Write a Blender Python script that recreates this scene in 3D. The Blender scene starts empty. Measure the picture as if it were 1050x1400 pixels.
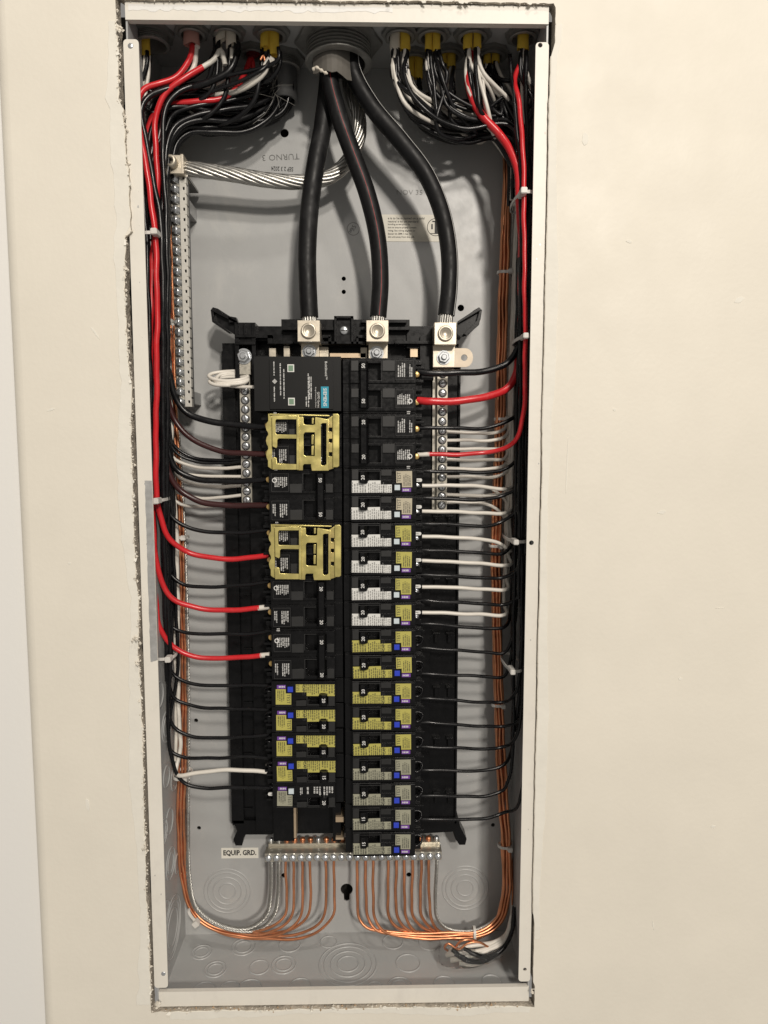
import bpy, bmesh, math, random
from mathutils import Vector, Matrix
random.seed(11)
SC = bpy.context.scene
COL = SC.collection

# ------------------------------------------------------------------ camera
CAM_C = Vector((0.02718, -0.63237, 0.5394))
PITCH, YAW, ROLL, FPX = -0.09212, -0.01864, -0.00055, 951.946
def rotm(rx, rz):
    return Matrix.Rotation(rz, 3, 'Z') @ Matrix.Rotation(rx, 3, 'X')
CAM_M = rotm(math.pi/2 + PITCH, YAW) @ Matrix.Rotation(ROLL, 3, 'Z')
cd = bpy.data.cameras.new('camera'); cam = bpy.data.objects.new('camera', cd); COL.objects.link(cam)
cd.sensor_fit = 'VERTICAL'; cd.sensor_height = 24.0; cd.lens = FPX/1400*24.0
cd.clip_start = 0.02; cd.clip_end = 50
cam.matrix_world = Matrix.Translation(CAM_C) @ CAM_M.to_4x4()
SC.camera = cam

# ------------------------------------------------------------------ world and lamps
wd = bpy.data.worlds.new('World'); SC.world = wd; wd.use_nodes = True
bg = wd.node_tree.nodes['Background']; bg.inputs[0].default_value = (1.0, 0.95, 0.88, 1); bg.inputs[1].default_value = 0.26
def lamp(name, loc, target, power, size, color):
    l = bpy.data.lights.new(name, 'AREA'); l.shape = 'DISK'; l.size = size; l.energy = power; l.color = color
    o = bpy.data.objects.new(name, l); COL.objects.link(o); o.location = loc
    o.rotation_euler = (Vector(target)-Vector(loc)).to_track_quat('-Z', 'Y').to_euler()
    return o
WARM = (1.0, 0.925, 0.83)
lamp('ceiling_lamp', (1.15, -4.00, 2.12), (0, 0, .45), 95, 0.32, WARM)
lamp('ceiling_lamp', (0.60, -2.60, 2.20), (0, 0, .45), 27, 0.22, WARM)
lamp('ceiling_lamp', (0.36, -1.05, 2.30), (0, 0, .45), 7.0, 0.15, WARM)
SC.view_settings.view_transform = 'Standard'; SC.view_settings.look = 'None'
SC.view_settings.exposure = 0.0; SC.view_settings.gamma = 1.0; SC.view_settings.use_curve_mapping = False
SC.render.engine = 'CYCLES'

# ------------------------------------------------------------------ helpers
def at(px, py, y):
    """photo direction met with the depth plane y (metres behind the flange)"""
    d = CAM_M @ Vector(((px-525)/FPX, (700-py)/FPX, -1.0))
    return CAM_C + d*((y-CAM_C.y)/d.y)

def tag(o, label=None, cat=None, group=None, kind=None):
    if label: o['label'] = label
    if cat: o['category'] = cat
    if group: o['group'] = group
    if kind: o['kind'] = kind
    return o
def link(name, data, mat=None, parent=None):
    o = bpy.data.objects.new(name, data); COL.objects.link(o)
    if mat is not None and data is not None and len(data.materials) == 0: data.materials.append(mat)
    if parent is not None: o.parent = parent
    return o
def empty(name, loc=(0, 0, 0), rot=(0, 0, 0)):
    o = bpy.data.objects.new(name, None); COL.objects.link(o); o.location = loc; o.rotation_euler = rot
    o.empty_display_size = .01
    return o
def copy_tree(o, parent=None):
    c = o.copy(); COL.objects.link(c)
    if parent is not None: c.parent = parent
    for ch in [k for k in bpy.data.objects if k.parent == o and k != c]: copy_tree(ch, c)
    return c

class MB:
    def __init__(s): s.v = []; s.f = []; s.sm = []
    def add(s, vs, fs, smooth=False):
        n = len(s.v); s.v += [tuple(a) for a in vs]; s.f += [tuple(i+n for i in f) for f in fs]; s.sm += [smooth]*len(fs)
        return s
    def box(s, x0, x1, y0, y1, z0, z1):
        vs = [(x, y, z) for x in (x0, x1) for y in (y0, y1) for z in (z0, z1)]
        return s.add(vs, [(0,1,3,2),(4,6,7,5),(0,4,5,1),(2,3,7,6),(0,2,6,4),(1,5,7,3)])
    def prism(s, poly, y0, y1):
        """poly in (x,z), extruded from y0 (front) to y1"""
        n = len(poly); a = sum(poly[i][0]*poly[(i+1) % n][1]-poly[(i+1) % n][0]*poly[i][1] for i in range(n))
        if a < 0: poly = poly[::-1]
        vs = [(p[0], y0, p[1]) for p in poly]+[(p[0], y1, p[1]) for p in poly]
        fs = [tuple(range(n)), tuple(range(2*n-1, n-1, -1))]+[(i, i+n, (i+1) % n+n, (i+1) % n) for i in range(n)]
        return s.add(vs, fs)
    def lathe(s, prof, axis=Vector((0, -1, 0)), loc=(0, 0, 0), n=16, smooth=True, hexa=False):
        """prof: list of (radius, height along axis)"""
        ax = Vector(axis).normalized(); u = ax.orthogonal().normalized(); w = ax.cross(u); loc = Vector(loc)
        vs = []; m = len(prof)
        for i in range(n):
            a = 2*math.pi*i/n
            for r, h in prof: vs.append(loc+ax*h+(u*math.cos(a)+w*math.sin(a))*r)
        fs = []
        for i in range(n):
            j = (i+1) % n
            for k in range(m-1): fs.append((i*m+k, j*m+k, j*m+k+1, i*m+k+1))
        s.add(vs, fs, smooth)
        if prof[-1][0] > 1e-6: s.add([vs[i*m+m-1] for i in range(n)], [tuple(range(n))])
        return s
    def tube(s, pts, r, n=8, cap=True, rs=None):
        k = len(pts); pts = [Vector(p) for p in pts]
        T = [(pts[min(i+1, k-1)]-pts[max(i-1, 0)]).normalized() for i in range(k)]
        N = T[0].orthogonal().normalized(); vs = []; fs = []
        for i in range(k):
            N = (N-T[i]*N.dot(T[i]))
            N = N.normalized() if N.length > 1e-9 else T[i].orthogonal().normalized()
            B = T[i].cross(N); ri = rs[i] if rs else r
            for a in range(n):
                t = 2*math.pi*a/n; vs.append(pts[i]+(N*math.cos(t)+B*math.sin(t))*ri)
        for i in range(k-1):
            for a in range(n):
                b = (a+1) % n; fs.append((i*n+a, i*n+b, (i+1)*n+b, (i+1)*n+a))
        s.add(vs, fs, True)
        if cap: s.add(vs[:n], [tuple(range(n-1, -1, -1))]); s.add(vs[-n:], [tuple(range(n))])
        return s
    def mesh(s, name='m'):
        me = bpy.data.meshes.new(name); me.from_pydata(s.v, [], s.f); me.polygons.foreach_set('use_smooth', s.sm); me.update(); return me
    def obj(s, name, mat, parent=None): return link(name, s.mesh(name), mat, parent)

def smooth_path(P, step=.004, mn=3, mx=14):
    P = [Vector(p) for p in P]; out = []
    if len(P) == 2: return P
    for i in range(len(P)-1):
        p0 = P[i-1] if i else P[0]*2-P[1]; p1 = P[i]; p2 = P[i+1]; p3 = P[i+2] if i+2 < len(P) else P[-1]*2-P[-2]
        # centripetal Catmull-Rom
        t0 = 0; t1 = t0+max((p1-p0).length, 1e-5)**.5; t2 = t1+max((p2-p1).length, 1e-5)**.5; t3 = t2+max((p3-p2).length, 1e-5)**.5
        n = max(mn, min(mx, int((p2-p1).length/step)))
        for k in range(n):
            t = t1+(t2-t1)*k/n
            A1 = p0*((t1-t)/(t1-t0))+p1*((t-t0)/(t1-t0)); A2 = p1*((t2-t)/(t2-t1))+p2*((t-t1)/(t2-t1)); A3 = p2*((t3-t)/(t3-t2))+p3*((t-t2)/(t3-t2))
            B1 = A1*((t2-t)/(t2-t0))+A2*((t-t0)/(t2-t0)); B2 = A2*((t3-t)/(t3-t1))+A3*((t-t1)/(t3-t1))
            out.append(B1*((t2-t)/(t2-t1))+B2*((t-t1)/(t2-t1)))
    out.append(P[-1]); return out
def W(x, y, z): return Vector((x, y, z))
def pts(P, y=None):
    """path points: Vector = world, (px,py,y) = photo pixel at a depth, (px,py) = with the common depth"""
    return [p if isinstance(p, Vector) else at(p[0], p[1], p[2] if len(p) > 2 else y) for p in P]

def eval_mesh(cu):
    o = bpy.data.objects.new('tmp', cu); COL.objects.link(o)
    dg = bpy.context.evaluated_depsgraph_get(); me = bpy.data.meshes.new_from_object(o.evaluated_get(dg))
    bpy.data.objects.remove(o); bpy.data.curves.remove(cu); me.materials.clear(); return me
def plate(polys, thick, bevel=0.0):
    """2-D polygons (first outline, others holes) in (x,z) -> sheet facing -y, front face at y=0, going back by thick"""
    cu = bpy.data.curves.new('c', 'CURVE'); cu.dimensions = '2D'; cu.fill_mode = 'BOTH'
    cu.extrude = thick/2-bevel; cu.bevel_depth = bevel; cu.bevel_resolution = 1; cu.offset = -bevel
    for poly in polys:
        sp = cu.splines.new('POLY'); sp.points.add(len(poly)-1); sp.use_cyclic_u = True
        for q, p in zip(sp.points, poly): q.co = (p[0], p[1], 0, 1)
    me = eval_mesh(cu)
    me.transform(Matrix.Translation((0, thick/2, 0)) @ Matrix.Rotation(math.pi/2, 4, 'X')); return me
def circle(cx, cz, r, n=20): return [(cx+r*math.cos(2*math.pi*i/n), cz+r*math.sin(2*math.pi*i/n)) for i in range(n)]
def rrect(x0, x1, z0, z1, r, n=4):
    P = []
    for cx, cz, a0 in ((x1-r, z1-r, 0), (x0+r, z1-r, 90), (x0+r, z0+r, 180), (x1-r, z0+r, 270)):
        for i in range(n+1):
            a = math.radians(a0+90*i/n); P.append((cx+r*math.cos(a), cz+r*math.sin(a)))
    return P
TXT = {}
def text_mesh(s, h, width=None, bold=0.0, space=1.0, key=''):
    k = (s, h, width, bold, space, key)
    if k in TXT: return TXT[k]
    cu = bpy.data.curves.new('t', 'FONT'); cu.body = s; cu.size = 1; cu.align_x = 'LEFT'; cu.resolution_u = 2; cu.offset = bold; cu.space_character = space
    me = eval_mesh(cu)
    xs = [v.co.x for v in me.vertices]; ys = [v.co.y for v in me.vertices]
    w = max(xs)-min(xs); hh = max(ys)-min(ys); sy = h/hh; sx = (width/w) if width else sy
    me.transform(Matrix.Rotation(math.pi/2, 4, 'X') @ Matrix.Diagonal((sx, sy, 1, 1)) @ Matrix.Translation((-(max(xs)+min(xs))/2, -(max(ys)+min(ys))/2, 0)))
    TXT[k] = me; return me
def text(s, loc, h, ang, mat, parent, width=None, bold=0.0, name='lettering', space=1.0):
    me = text_mesh(s, h, width, bold, space, mat.name)
    o = link(name, me, mat, parent); o.location = loc; o.rotation_euler = (0, -math.radians(ang), 0); return o
def print_mesh(w, h, lines, seed, fill=.82, cw=.00055):
    """small print too fine to read: rows of tiny strokes, centred, in the x-z plane"""
    rd = random.Random(seed); m = MB(); lh = h/lines
    for i in range(lines):
        z = h/2-(i+.5)*lh; x = -w/2; end = w/2*rd.uniform(.45, 1.0)
        while x < end:
            for k in range(rd.randint(3, 8)):
                if x > end: break
                a = lh*rd.uniform(.24, .36); b = cw*rd.uniform(.45, .8)
                m.add([(x, 0, z-a), (x+b, 0, z-a), (x+b, 0, z+a*rd.uniform(.5, 1)), (x, 0, z+a)], [(0, 1, 2, 3)]); x += cw
            x += cw*.9
    return m.mesh('print')

# ------------------------------------------------------------------ materials
MATS = {}
def mat(name, col, rough=.5, metal=0.0, bump=0.0, bscale=300, var=0.0, vscale=40, spec=.5, bevel=0.0, coat=0.0, rvar=0.0, trans=0.0, stretch=None, aniso=0):
    m = bpy.data.materials.new(name); m.use_nodes = True; nt = m.node_tree; b = nt.nodes['Principled BSDF']
    b.inputs['Base Color'].default_value = (*col, 1); b.inputs['Roughness'].default_value = rough; b.inputs['Metallic'].default_value = metal
    b.inputs['Specular IOR Level'].default_value = spec; b.inputs['Coat Weight'].default_value = coat
    if trans: b.inputs['Transmission Weight'].default_value = trans
    N = nt.nodes.new; L = nt.links.new
    tc = N('ShaderNodeTexCoord'); src = tc.outputs['Object']
    if stretch:
        mp = N('ShaderNodeMapping'); mp.inputs['Scale'].default_value = stretch; L(src, mp.inputs[0]); src = mp.outputs[0]
    if var:
        n = N('ShaderNodeTexNoise'); n.inputs['Scale'].default_value = vscale; n.inputs['Detail'].default_value = 6; n.inputs['Roughness'].default_value = .65; L(src, n.inputs['Vector'])
        r = N('ShaderNodeMapRange'); r.inputs['From Min'].default_value = .3; r.inputs['From Max'].default_value = .7; r.inputs['To Min'].default_value = 1-var; r.inputs['To Max'].default_value = 1+var; L(n.outputs['Fac'], r.inputs['Value'])
        x = N('ShaderNodeVectorMath'); x.operation = 'SCALE'; x.inputs[0].default_value = col; L(r.outputs[0], x.inputs['Scale']); L(x.outputs[0], b.inputs['Base Color'])
    if rvar:
        n = N('ShaderNodeTexNoise'); n.inputs['Scale'].default_value = vscale*2.3; n.inputs['Detail'].default_value = 5; L(src, n.inputs['Vector'])
        r = N('ShaderNodeMapRange'); r.inputs['From Min'].default_value = .3; r.inputs['From Max'].default_value = .7; r.inputs['To Min'].default_value = max(.05, rough-rvar); r.inputs['To Max'].default_value = min(1, rough+rvar); L(n.outputs['Fac'], r.inputs['Value']); L(r.outputs[0], b.inputs['Roughness'])
    nrm = None
    if bevel:
        bv = N('ShaderNodeBevel'); bv.samples = 4; bv.inputs['Radius'].default_value = bevel; nrm = bv.outputs[0]
    if bump:
        n = N('ShaderNodeTexNoise'); n.inputs['Scale'].default_value = bscale; n.inputs['Detail'].default_value = 4; L(src, n.inputs['Vector'])
        bp = N('ShaderNodeBump'); bp.inputs['Strength'].default_value = 1; bp.inputs['Distance'].default_value = bump; L(n.outputs['Fac'], bp.inputs['Height'])
        if nrm: L(nrm, bp.inputs['Normal'])
        nrm = bp.outputs[0]
    if nrm: L(nrm, b.inputs['Normal'])
    MATS[name] = m; return m
M_wall = mat('wall_paint', (.79, .745, .65), .55, bump=.00016, bscale=230, var=.035, vscale=9, rvar=.08)
M_skim = mat('joint_compound', (.80, .77, .69), .6, bump=.0004, bscale=120, var=.04, vscale=30)
M_gyp = mat('broken_plaster', (.72, .67, .58), .95, bump=.0012, bscale=500, var=.25, vscale=160)
M_rim = mat('shaded_plaster_core', (.46, .41, .34), .95, bump=.0012, bscale=500, var=.35, vscale=160)  # plaster core coloured darker so the gap reads as shade
M_paper = mat('torn_wall_paper_brown', (.42, .30, .19), .95, bump=.001, bscale=400, var=.4, vscale=90)
M_adj = mat('pale_grey_paint', (.82, .81, .78), .5, bump=.0001, bscale=200)
M_flange = mat('overpainted_steel', (.79, .755, .68), .42, bump=.00012, bscale=160, var=.03, vscale=25)
M_galv = mat('galvanised_steel', (.50, .50, .49), .45, metal=.55, var=.14, vscale=90, rvar=.12)
M_grey = mat('grey_enamel', (.42, .425, .42), .38, bump=.00004, bscale=500, var=.035, vscale=30, rvar=.06)
M_cav = mat('dark_cavity', (.02, .018, .015), .9)
M_blk = mat('black_plastic', (.004, .004, .0045), .27, spec=.34, bump=.00002, bscale=900, var=.3, vscale=120, bevel=.0006, rvar=.08)
M_blk2 = mat('black_base_plastic', (.004, .004, .0045), .32, spec=.26, bump=.00003, bscale=700, var=.3, vscale=90, bevel=.0007, rvar=.08)
M_blk3 = mat('black_smooth_casing', (.006, .006, .006), .42, spec=.3, bump=.00003, bscale=900, var=.15, vscale=60, bevel=.0005)
M_wb = mat('black_insulation', (.006, .006, .007), .30, spec=.4, bump=.00005, bscale=300, var=.3, vscale=60, rvar=.1)
M_cab = mat('black_cable_jacket', (.006, .006, .0065), .50, bump=.00010, bscale=160, var=.35, vscale=50, rvar=.12, spec=.3)
M_wr = mat('red_insulation', (.62, .022, .028), .30, bump=.00005, bscale=250, var=.08, vscale=40, rvar=.08)
M_wdr = mat('dark_red_brown_insulation', (.045, .014, .014), .30, bump=.00005, bscale=250, var=.2, vscale=40)
M_ww = mat('white_insulation', (.76, .72, .65), .38, bump=.00005, bscale=250, var=.05, vscale=50)
M_cu = mat('bare_copper', (.76, .33, .17), .40, metal=.88, var=.26, vscale=30, rvar=.1)
M_al = mat('bare_aluminium', (.50, .49, .46), .36, metal=.9, var=.15, vscale=120, rvar=.1)
M_tin = mat('tinned_lug', (.62, .56, .46), .42, metal=.75, var=.06, vscale=60, bevel=.0008, rvar=.1)
M_zinc = mat('zinc_screw', (.66, .68, .70), .26, metal=.8, var=.15, vscale=300)
M_brass = mat('brass_screw', (.66, .46, .18), .36, metal=.6, var=.15, vscale=200)
M_bar = mat('terminal_bar_metal', (.52, .49, .42), .38, metal=.7, var=.10, vscale=120, rvar=.1)
M_barfr = mat('terminal_bar_satin', (.60, .58, .53), .45, metal=.35, var=.06, vscale=120)
M_gold = mat('yellow_zinc_plate', (.72, .62, .23), .32, metal=.68, var=.28, vscale=45, bevel=.0006, rvar=.12)
M_bus = mat('tan_bus_metal', (.62, .48, .33), .42, metal=.6, var=.1, vscale=80)
M_tie = mat('nylon_tie', (.70, .68, .64), .40, var=.05, spec=.4)
M_shy = mat('yellow_sheath', (.74, .50, .06), .42, bump=.00012, bscale=200, var=.12, vscale=60)
M_shw = mat('white_sheath', (.72, .66, .56), .45, bump=.00012, bscale=200, var=.08, vscale=60)
M_shp = mat('pink_sheath', (.50, .26, .22), .45, bump=.00012, bscale=200, var=.12, vscale=60)
M_shr = mat('dark_red_sheath', (.20, .02, .025), .45, bump=.00012, bscale=200, var=.12, vscale=60)
M_nut = mat('grey_conduit_metal', (.27, .265, .25), .40, metal=.5, var=.2, vscale=90, rvar=.12, bump=.00006, bscale=400)
M_pipe = mat('dark_conduit', (.10, .10, .10), .5, metal=.3, var=.2, vscale=60)
M_card = mat('grey_cable_wrap', (.13, .12, .105), .75, bump=.0002, bscale=140, var=.12, vscale=50)
M_lw = mat('label_white', (.74, .74, .71), .45, var=.04, vscale=150)
M_ly = mat('label_yellow', (.48, .44, .11), .45, var=.05, vscale=150)
M_lb = mat('label_beige', (.34, .335, .25), .45, var=.05, vscale=150)
M_lt = mat('label_tan', (.50, .45, .33), .45, var=.05, vscale=150)
M_strap = mat('dull_tan_strap', (.50, .43, .34), .45, metal=.45, var=.08, vscale=60)
M_tab = mat('worn_black_tab', (.017, .017, .017), .5, bump=.00003, bscale=900, var=.2, vscale=120, bevel=.0004)
M_line = mat('moulded_edge_line', (.06, .06, .06), .45)
M_dred = mat('dull_red_stripe', (.22, .02, .02), .6)
M_lp = mat('label_purple', (.17, .06, .33), .4)
M_ink = mat('black_ink', (.02, .02, .02), .6)
M_ink2 = mat('faded_ink', (.15, .15, .145), .6)
M_inkw = mat('white_ink', (.78, .78, .76), .5)
M_inkg = mat('grey_ink', (.42, .42, .41), .5)
M_bw = mat('white_button', (.62, .70, .74), .35, bevel=.0005)
M_bb = mat('blue_button', (.03, .06, .55), .32, bevel=.0005)
M_cyan = mat('cyan_label', (.02, .30, .42), .4)
M_led = mat('green_grey_window', (.20, .30, .21), .25)
M_plas = mat('clear_plastic_film', (.95, .96, .96), .06, trans=.97, bump=.0006, bscale=90); MATS['clear_plastic_film'].node_tree.nodes['Principled BSDF'].inputs['IOR'].default_value = 1.05
M_fib = mat('pale_fibre', (.22, .21, .19), .7)

def dust_or_sheen(m, amount, scale, col):
    """scuffs, settled plaster dust, or sheen painted as colour: thresholded noise mixed over the base colour"""
    nt = m.node_tree; b = nt.nodes['Principled BSDF']; N = nt.nodes.new; L = nt.links.new
    tc = N('ShaderNodeTexCoord'); n1 = N('ShaderNodeTexNoise'); n1.inputs['Scale'].default_value = scale; n1.inputs['Detail'].default_value = 8; n1.inputs['Roughness'].default_value = .72; n1.inputs['Distortion'].default_value = .6
    mp = N('ShaderNodeMapping'); mp.inputs['Scale'].default_value = (1, 1, .55); L(tc.outputs['Object'], mp.inputs[0]); L(mp.outputs[0], n1.inputs['Vector'])
    r = N('ShaderNodeMapRange'); r.inputs['From Min'].default_value = .54; r.inputs['From Max'].default_value = .74; r.inputs['To Max'].default_value = amount; L(n1.outputs['Fac'], r.inputs['Value'])
    mx = N('ShaderNodeMix'); mx.data_type = 'RGBA'; mx.inputs[7].default_value = (*col, 1); L(r.outputs[0], mx.inputs[0])
    src = b.inputs['Base Color']
    if src.is_linked: L(src.links[0].from_socket, mx.inputs[6])
    else: mx.inputs[6].default_value = src.default_value
    L(mx.outputs[2], src)
dust_or_sheen(M_grey, .45, 22, (.55, .54, .51)); dust_or_sheen(M_blk, .05, 60, (.10, .10, .10)); dust_or_sheen(M_blk2, .07, 45, (.11, .105, .10)); dust_or_sheen(M_cab, .16, 40, (.10, .10, .10)); dust_or_sheen(M_wr, .25, 70, (.66, .16, .15)); dust_or_sheen(M_flange, .35, 30, (.60, .57, .52)); dust_or_sheen(M_cu, .5, 55, (.34, .17, .10)); dust_or_sheen(M_gold, .5, 60, (.70, .46, .26))  # on the gold, pinkish highlight variation is mixed into the colour

# ------------------------------------------------------------------ box dimensions (metres)
BW, BH, BD = .362, .916, .0978
XL, XR = -BW/2, BW/2

# ------------------------------------------------------------------ the wall round the box
def ragged(n, base, amp, seed, spikes=0.0):
    rd = random.Random(seed); a = [rd.uniform(-1, 1) for _ in range(n+8)]; out = []
    lo = [rd.uniform(-1, 1) for _ in range(n//9+4)]
    for i in range(n):
        t = i/9; k = int(t); f = t-k
        v = (lo[k]*(1-f)+lo[k+1]*f)*.65+a[i]*.35
        out.append(base+amp*v)
    return out
WY = -.0035
def wall_hole():
    P = []
    nS, nT = 210, 90
    gl = ragged(nS, 0, .0019, 3)
    def gapL(z):   # gap between plaster and the left flange
        if z > .83: return .0046
        if z > .78: return .0012
        if z > .725: return -.0008
        if z > .60: return .0046
        if z > .20: return .0034
        return .0036
    for i in range(nS):   # left edge, bottom to top
        z = -.004+(BH+.009)*i/(nS-1); P.append((XL-.0015-gapL(z)-gl[i], z))
    gt = ragged(nT, .0013, .0012, 5)
    for i in range(1, nT): P.append((XL-.003+(BW+.006)*i/(nT-1), BH+gt[i]))
    gr = ragged(nS, 0, .0006, 7)
    for i in range(1, nS):
        z = BH+.002-(BH+.006)*i/(nS-1)
        g = .0042 if z > .874 else (.0003 if z > .09 else (.0022 if z > .02 else .0040))
        if .84 < z <= .874: g = .0008
        P.append((XR+.0004+g+gr[i], z))
    gb = ragged(nT, -.0024, .0019, 9)
    for i in range(1, nT-1): P.append((XR+.004-(BW+.008)*i/(nT-1), gb[i]))
    return P
hole = wall_hole()
xa = at(46, 1200, WY).x; CR = .012
wall_outer = [(xa+CR, -.45), (.95, -.45), (.95, 1.55), (xa+CR, 1.55)]
wall = link('wall', plate([wall_outer, hole[::-1]], .0125), M_wall); wall.location.y = WY
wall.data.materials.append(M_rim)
for p in wall.data.polygons:   # the broken rim of the opening: raw plaster with gap shade in its colour
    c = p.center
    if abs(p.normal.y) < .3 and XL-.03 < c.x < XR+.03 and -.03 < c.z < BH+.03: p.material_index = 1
tag(wall, kind='structure')
# rounded outside corner on the left, turning back into the room
m = MB(); ring = [(xa+CR, WY)]+[(xa+CR-CR*math.sin(math.radians(a)), WY+CR-CR*math.cos(math.radians(a))) for a in range(10, 91, 10)]+[(xa, .04)]
vs = [(x, y, z) for z in (-.45, 1.55) for x, y in ring]; n = len(ring)
m.add(vs, [(i+1, i, n+i, n+i+1) for i in range(n-1)], True); o = m.obj('wall_corner', M_wall); tag(o, kind='structure')
m = MB(); m.box(-.9, xa+.012, .008, .02, -.45, 1.55); o = m.obj('adjoining_wall', M_adj); tag(o, kind='structure')
# smeared joint compound along the opening (raised, uneven edge)
def skim(edge, w, seed, side):
    rd = random.Random(seed); P = []; Q = []
    for i, (a, b) in enumerate(edge):
        P.append((a, b))
        t = w*(.75+.25*math.sin(i*.21+seed)+rd.uniform(-.07, .07))
        Q.append((a-t, b) if side == 'L' else ((a+t, b) if side == 'R' else (a, b-t)))
    return P+Q[::-1]
sk = skim([(a-.0004, b) for a, b in hole[2:206:2]], .013, 2, 'L')
o = link('joint_compound_strip', plate([sk], .0008, .00025), M_skim, wall); o.location.y = -.0004
sk = skim([(a+.0004, b) for a, b in hole[212+90:212+90+190:3]], .011, 4, 'R')
o = link('joint_compound_strip', plate([sk], .0007, .0002), M_skim, wall); o.location.y = -.0003
sk = skim([(a, b-.0004) for a, b in hole[-88:-3:2]], .008, 6, 'B')
o = link('joint_compound_strip', plate([sk], .0007, .0002), M_skim, wall); o.location.y = -.0003
# crumbs of plaster and torn paper clinging to the edge
def crumb(m, c, r, rd):
    vs = []
    for d in ((1,0,0),(-1,0,0),(0,1,0),(0,-1,0),(0,0,1),(0,0,-1)):
        k = r*rd.uniform(.5, 1.25); vs.append((c[0]+d[0]*k, c[1]+d[1]*k*.7, c[2]+d[2]*k))
    m.add(vs, [(0,2,4),(2,1,4),(1,3,4),(3,0,4),(2,0,5),(1,2,5),(3,1,5),(0,3,5)])
rd = random.Random(5); m = MB(); m2 = MB()
for i in range(760):
    j = int(rd.random()**1.0*207); a, b = hole[j]
    if .73 < b < .78: continue
    crumb(m, (a+rd.uniform(-.0016, .0012), WY+rd.uniform(-.0005, .0025), b+rd.uniform(-.002, .002)), rd.uniform(.0004, .0012)*(1.9 if rd.random() < .16 else 1), rd)
for i in range(110):
    a, b = hole[rd.randint(210, 298)]; crumb(m, (a, WY+rd.uniform(-.0005, .004), b-.0004), rd.uniform(.0004, .0011), rd)
for i in range(60):
    a, b = hole[rd.randint(300, 490)]; crumb(m, (a+.0003, WY+rd.uniform(-.0004, .001), b), rd.uniform(.0003, .0007), rd)
for i in range(190):
    a, b = hole[-rd.randint(3, 86)]
    crumb(m if rd.random() < .5 else m2, (a, WY+rd.uniform(-.0006, .003), b+rd.uniform(-.0015, .0012)), rd.uniform(.0005, .0016), rd)
o = m.obj('plaster_crumbs', M_gyp); tag(o, 'pale plaster crumbs along the broken wall edge round the box', 'plaster crumbs', kind='stuff')
o = m2.obj('torn_paper_crumbs', M_paper); tag(o, 'brown torn paper bits under the bottom flange', 'paper scraps', kind='stuff')
# a few bigger clumps and dents
for px, py, r in ((60, 40, .004), (165, 42, .0042), (186, 872, .0045), (189, 905, .003), (198, 1160, .003), (216, 1372, .0045), (727, 1352, .003)):
    if px < 100: continue
    m = MB()
    for k in range(7):
        c = at(px, py, WY); crumb(m, (c.x+rd.uniform(-r, r)*.6, WY+rd.uniform(-.001, .002), c.z+rd.uniform(-r, r)*.6), r*rd.uniform(.3, .6), rd)
    o = m.obj('plaster_lump', M_gyp, wall)
# torn flakes of paint and plaster skin curling over the gap
for k in range(95):
    j = rd.randint(3, 205) if k < 60 else (rd.randint(212, 296) if k < 72 else -rd.randint(4, 84)); a, b = hole[j]; r = rd.uniform(.0009, .0026)
    P = [(r*rd.uniform(.35, 1.1)*math.cos(t)*(.7 if k < 60 else 1.2), r*rd.uniform(.35, 1.1)*math.sin(t)*(1.4 if k < 60 else .7)) for t in [i*.698 for i in range(9)]]
    o = link('paint_flake', plate([P], .0005), M_skim if rd.random() < .75 else M_gyp, wall); o.location = (a+rd.uniform(-.001, .0008), -.0006-rd.uniform(0, .0008), b+rd.uniform(-.0008, .0008)); o.rotation_euler = (rd.uniform(-.5, .5), rd.uniform(-.4, .4), rd.uniform(-.5, .5))
# small scuffs, filler smears and dents on the wall
for px, py, w_, h_, a in ((985, 831, .012, .0006, 2), (930, 928, .004, .003, 0), (893, 1265, .0015, .010, 10), (775, 640, .0012, .06, -1), (1010, 410, .010, .005, 20), (860, 330, .006, .003, -12), (130, 455, .002, .014, 35), (95, 770, .003, .002, 0), (70, 560, .008, .002, 20), (840, 560, .003, .003, 0), (120, 1100, .004, .014, 5), (800, 190, .006, .012, 0), (905, 700, .009, .004, 8), (975, 1130, .005, .003, 0)):
    c = at(px, py, WY); P = []
    for i in range(14):
        t = 2*math.pi*i/14; u, v = w_/2*math.cos(t)*rd.uniform(.7, 1.1), h_/2*math.sin(t)*rd.uniform(.7, 1.1); ca, sa = math.cos(math.radians(a)), math.sin(math.radians(a)); P.append((c.x+u*ca-v*sa, c.z+u*sa+v*ca))
    o = link('filler_smear', plate([P], .0004, .0001), M_skim, wall); o.location.y = -.00025
# dark void behind everything
m = MB(); m.box(XL-.05, XR+.05, .125, .13, -.06, BH+.06); o = m.obj('wall_cavity', M_cav); tag(o, kind='structure')

# ------------------------------------------------------------------ enclosure
box = empty('panel_enclosure', (0, 0, 0)); tag(box, 'tall grey steel electrical panel box with cream overpainted flanges, set into the wall', 'panel box')
def hole_px(px, py, r, y=BD): c = at(px, py, y); return circle(c.x, c.z, r)
holes = [hole_px(389, 182, .0042), hole_px(549, 183, .004), hole_px(630, 421, .0034), hole_px(470, 381, .0022), hole_px(470, 399, .0022),
         hole_px(388, 1197, .0028), hole_px(559, 1196, .0028), hole_px(268, 985, .0022), hole_px(272, 1132, .0022), hole_px(674, 1128, .0022)]
k = at(474, 1216, BD); kh = []
for i in range(17):
    a = math.radians(-60+300*i/16); kh.append((k.x+.0068*math.cos(a), k.z+.0068*math.sin(a)))
kh += [(k.x-.0030, k.z-.0125), (k.x, k.z-.0140), (k.x+.0030, k.z-.0125)]
backp = link('back_panel', plate([[(XL, 0), (XR, 0), (XR, BH), (XL, BH)]]+[h[::-1] for h in holes]+[kh[::-1]], .0015), M_grey, box); backp.location.y = BD
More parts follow.
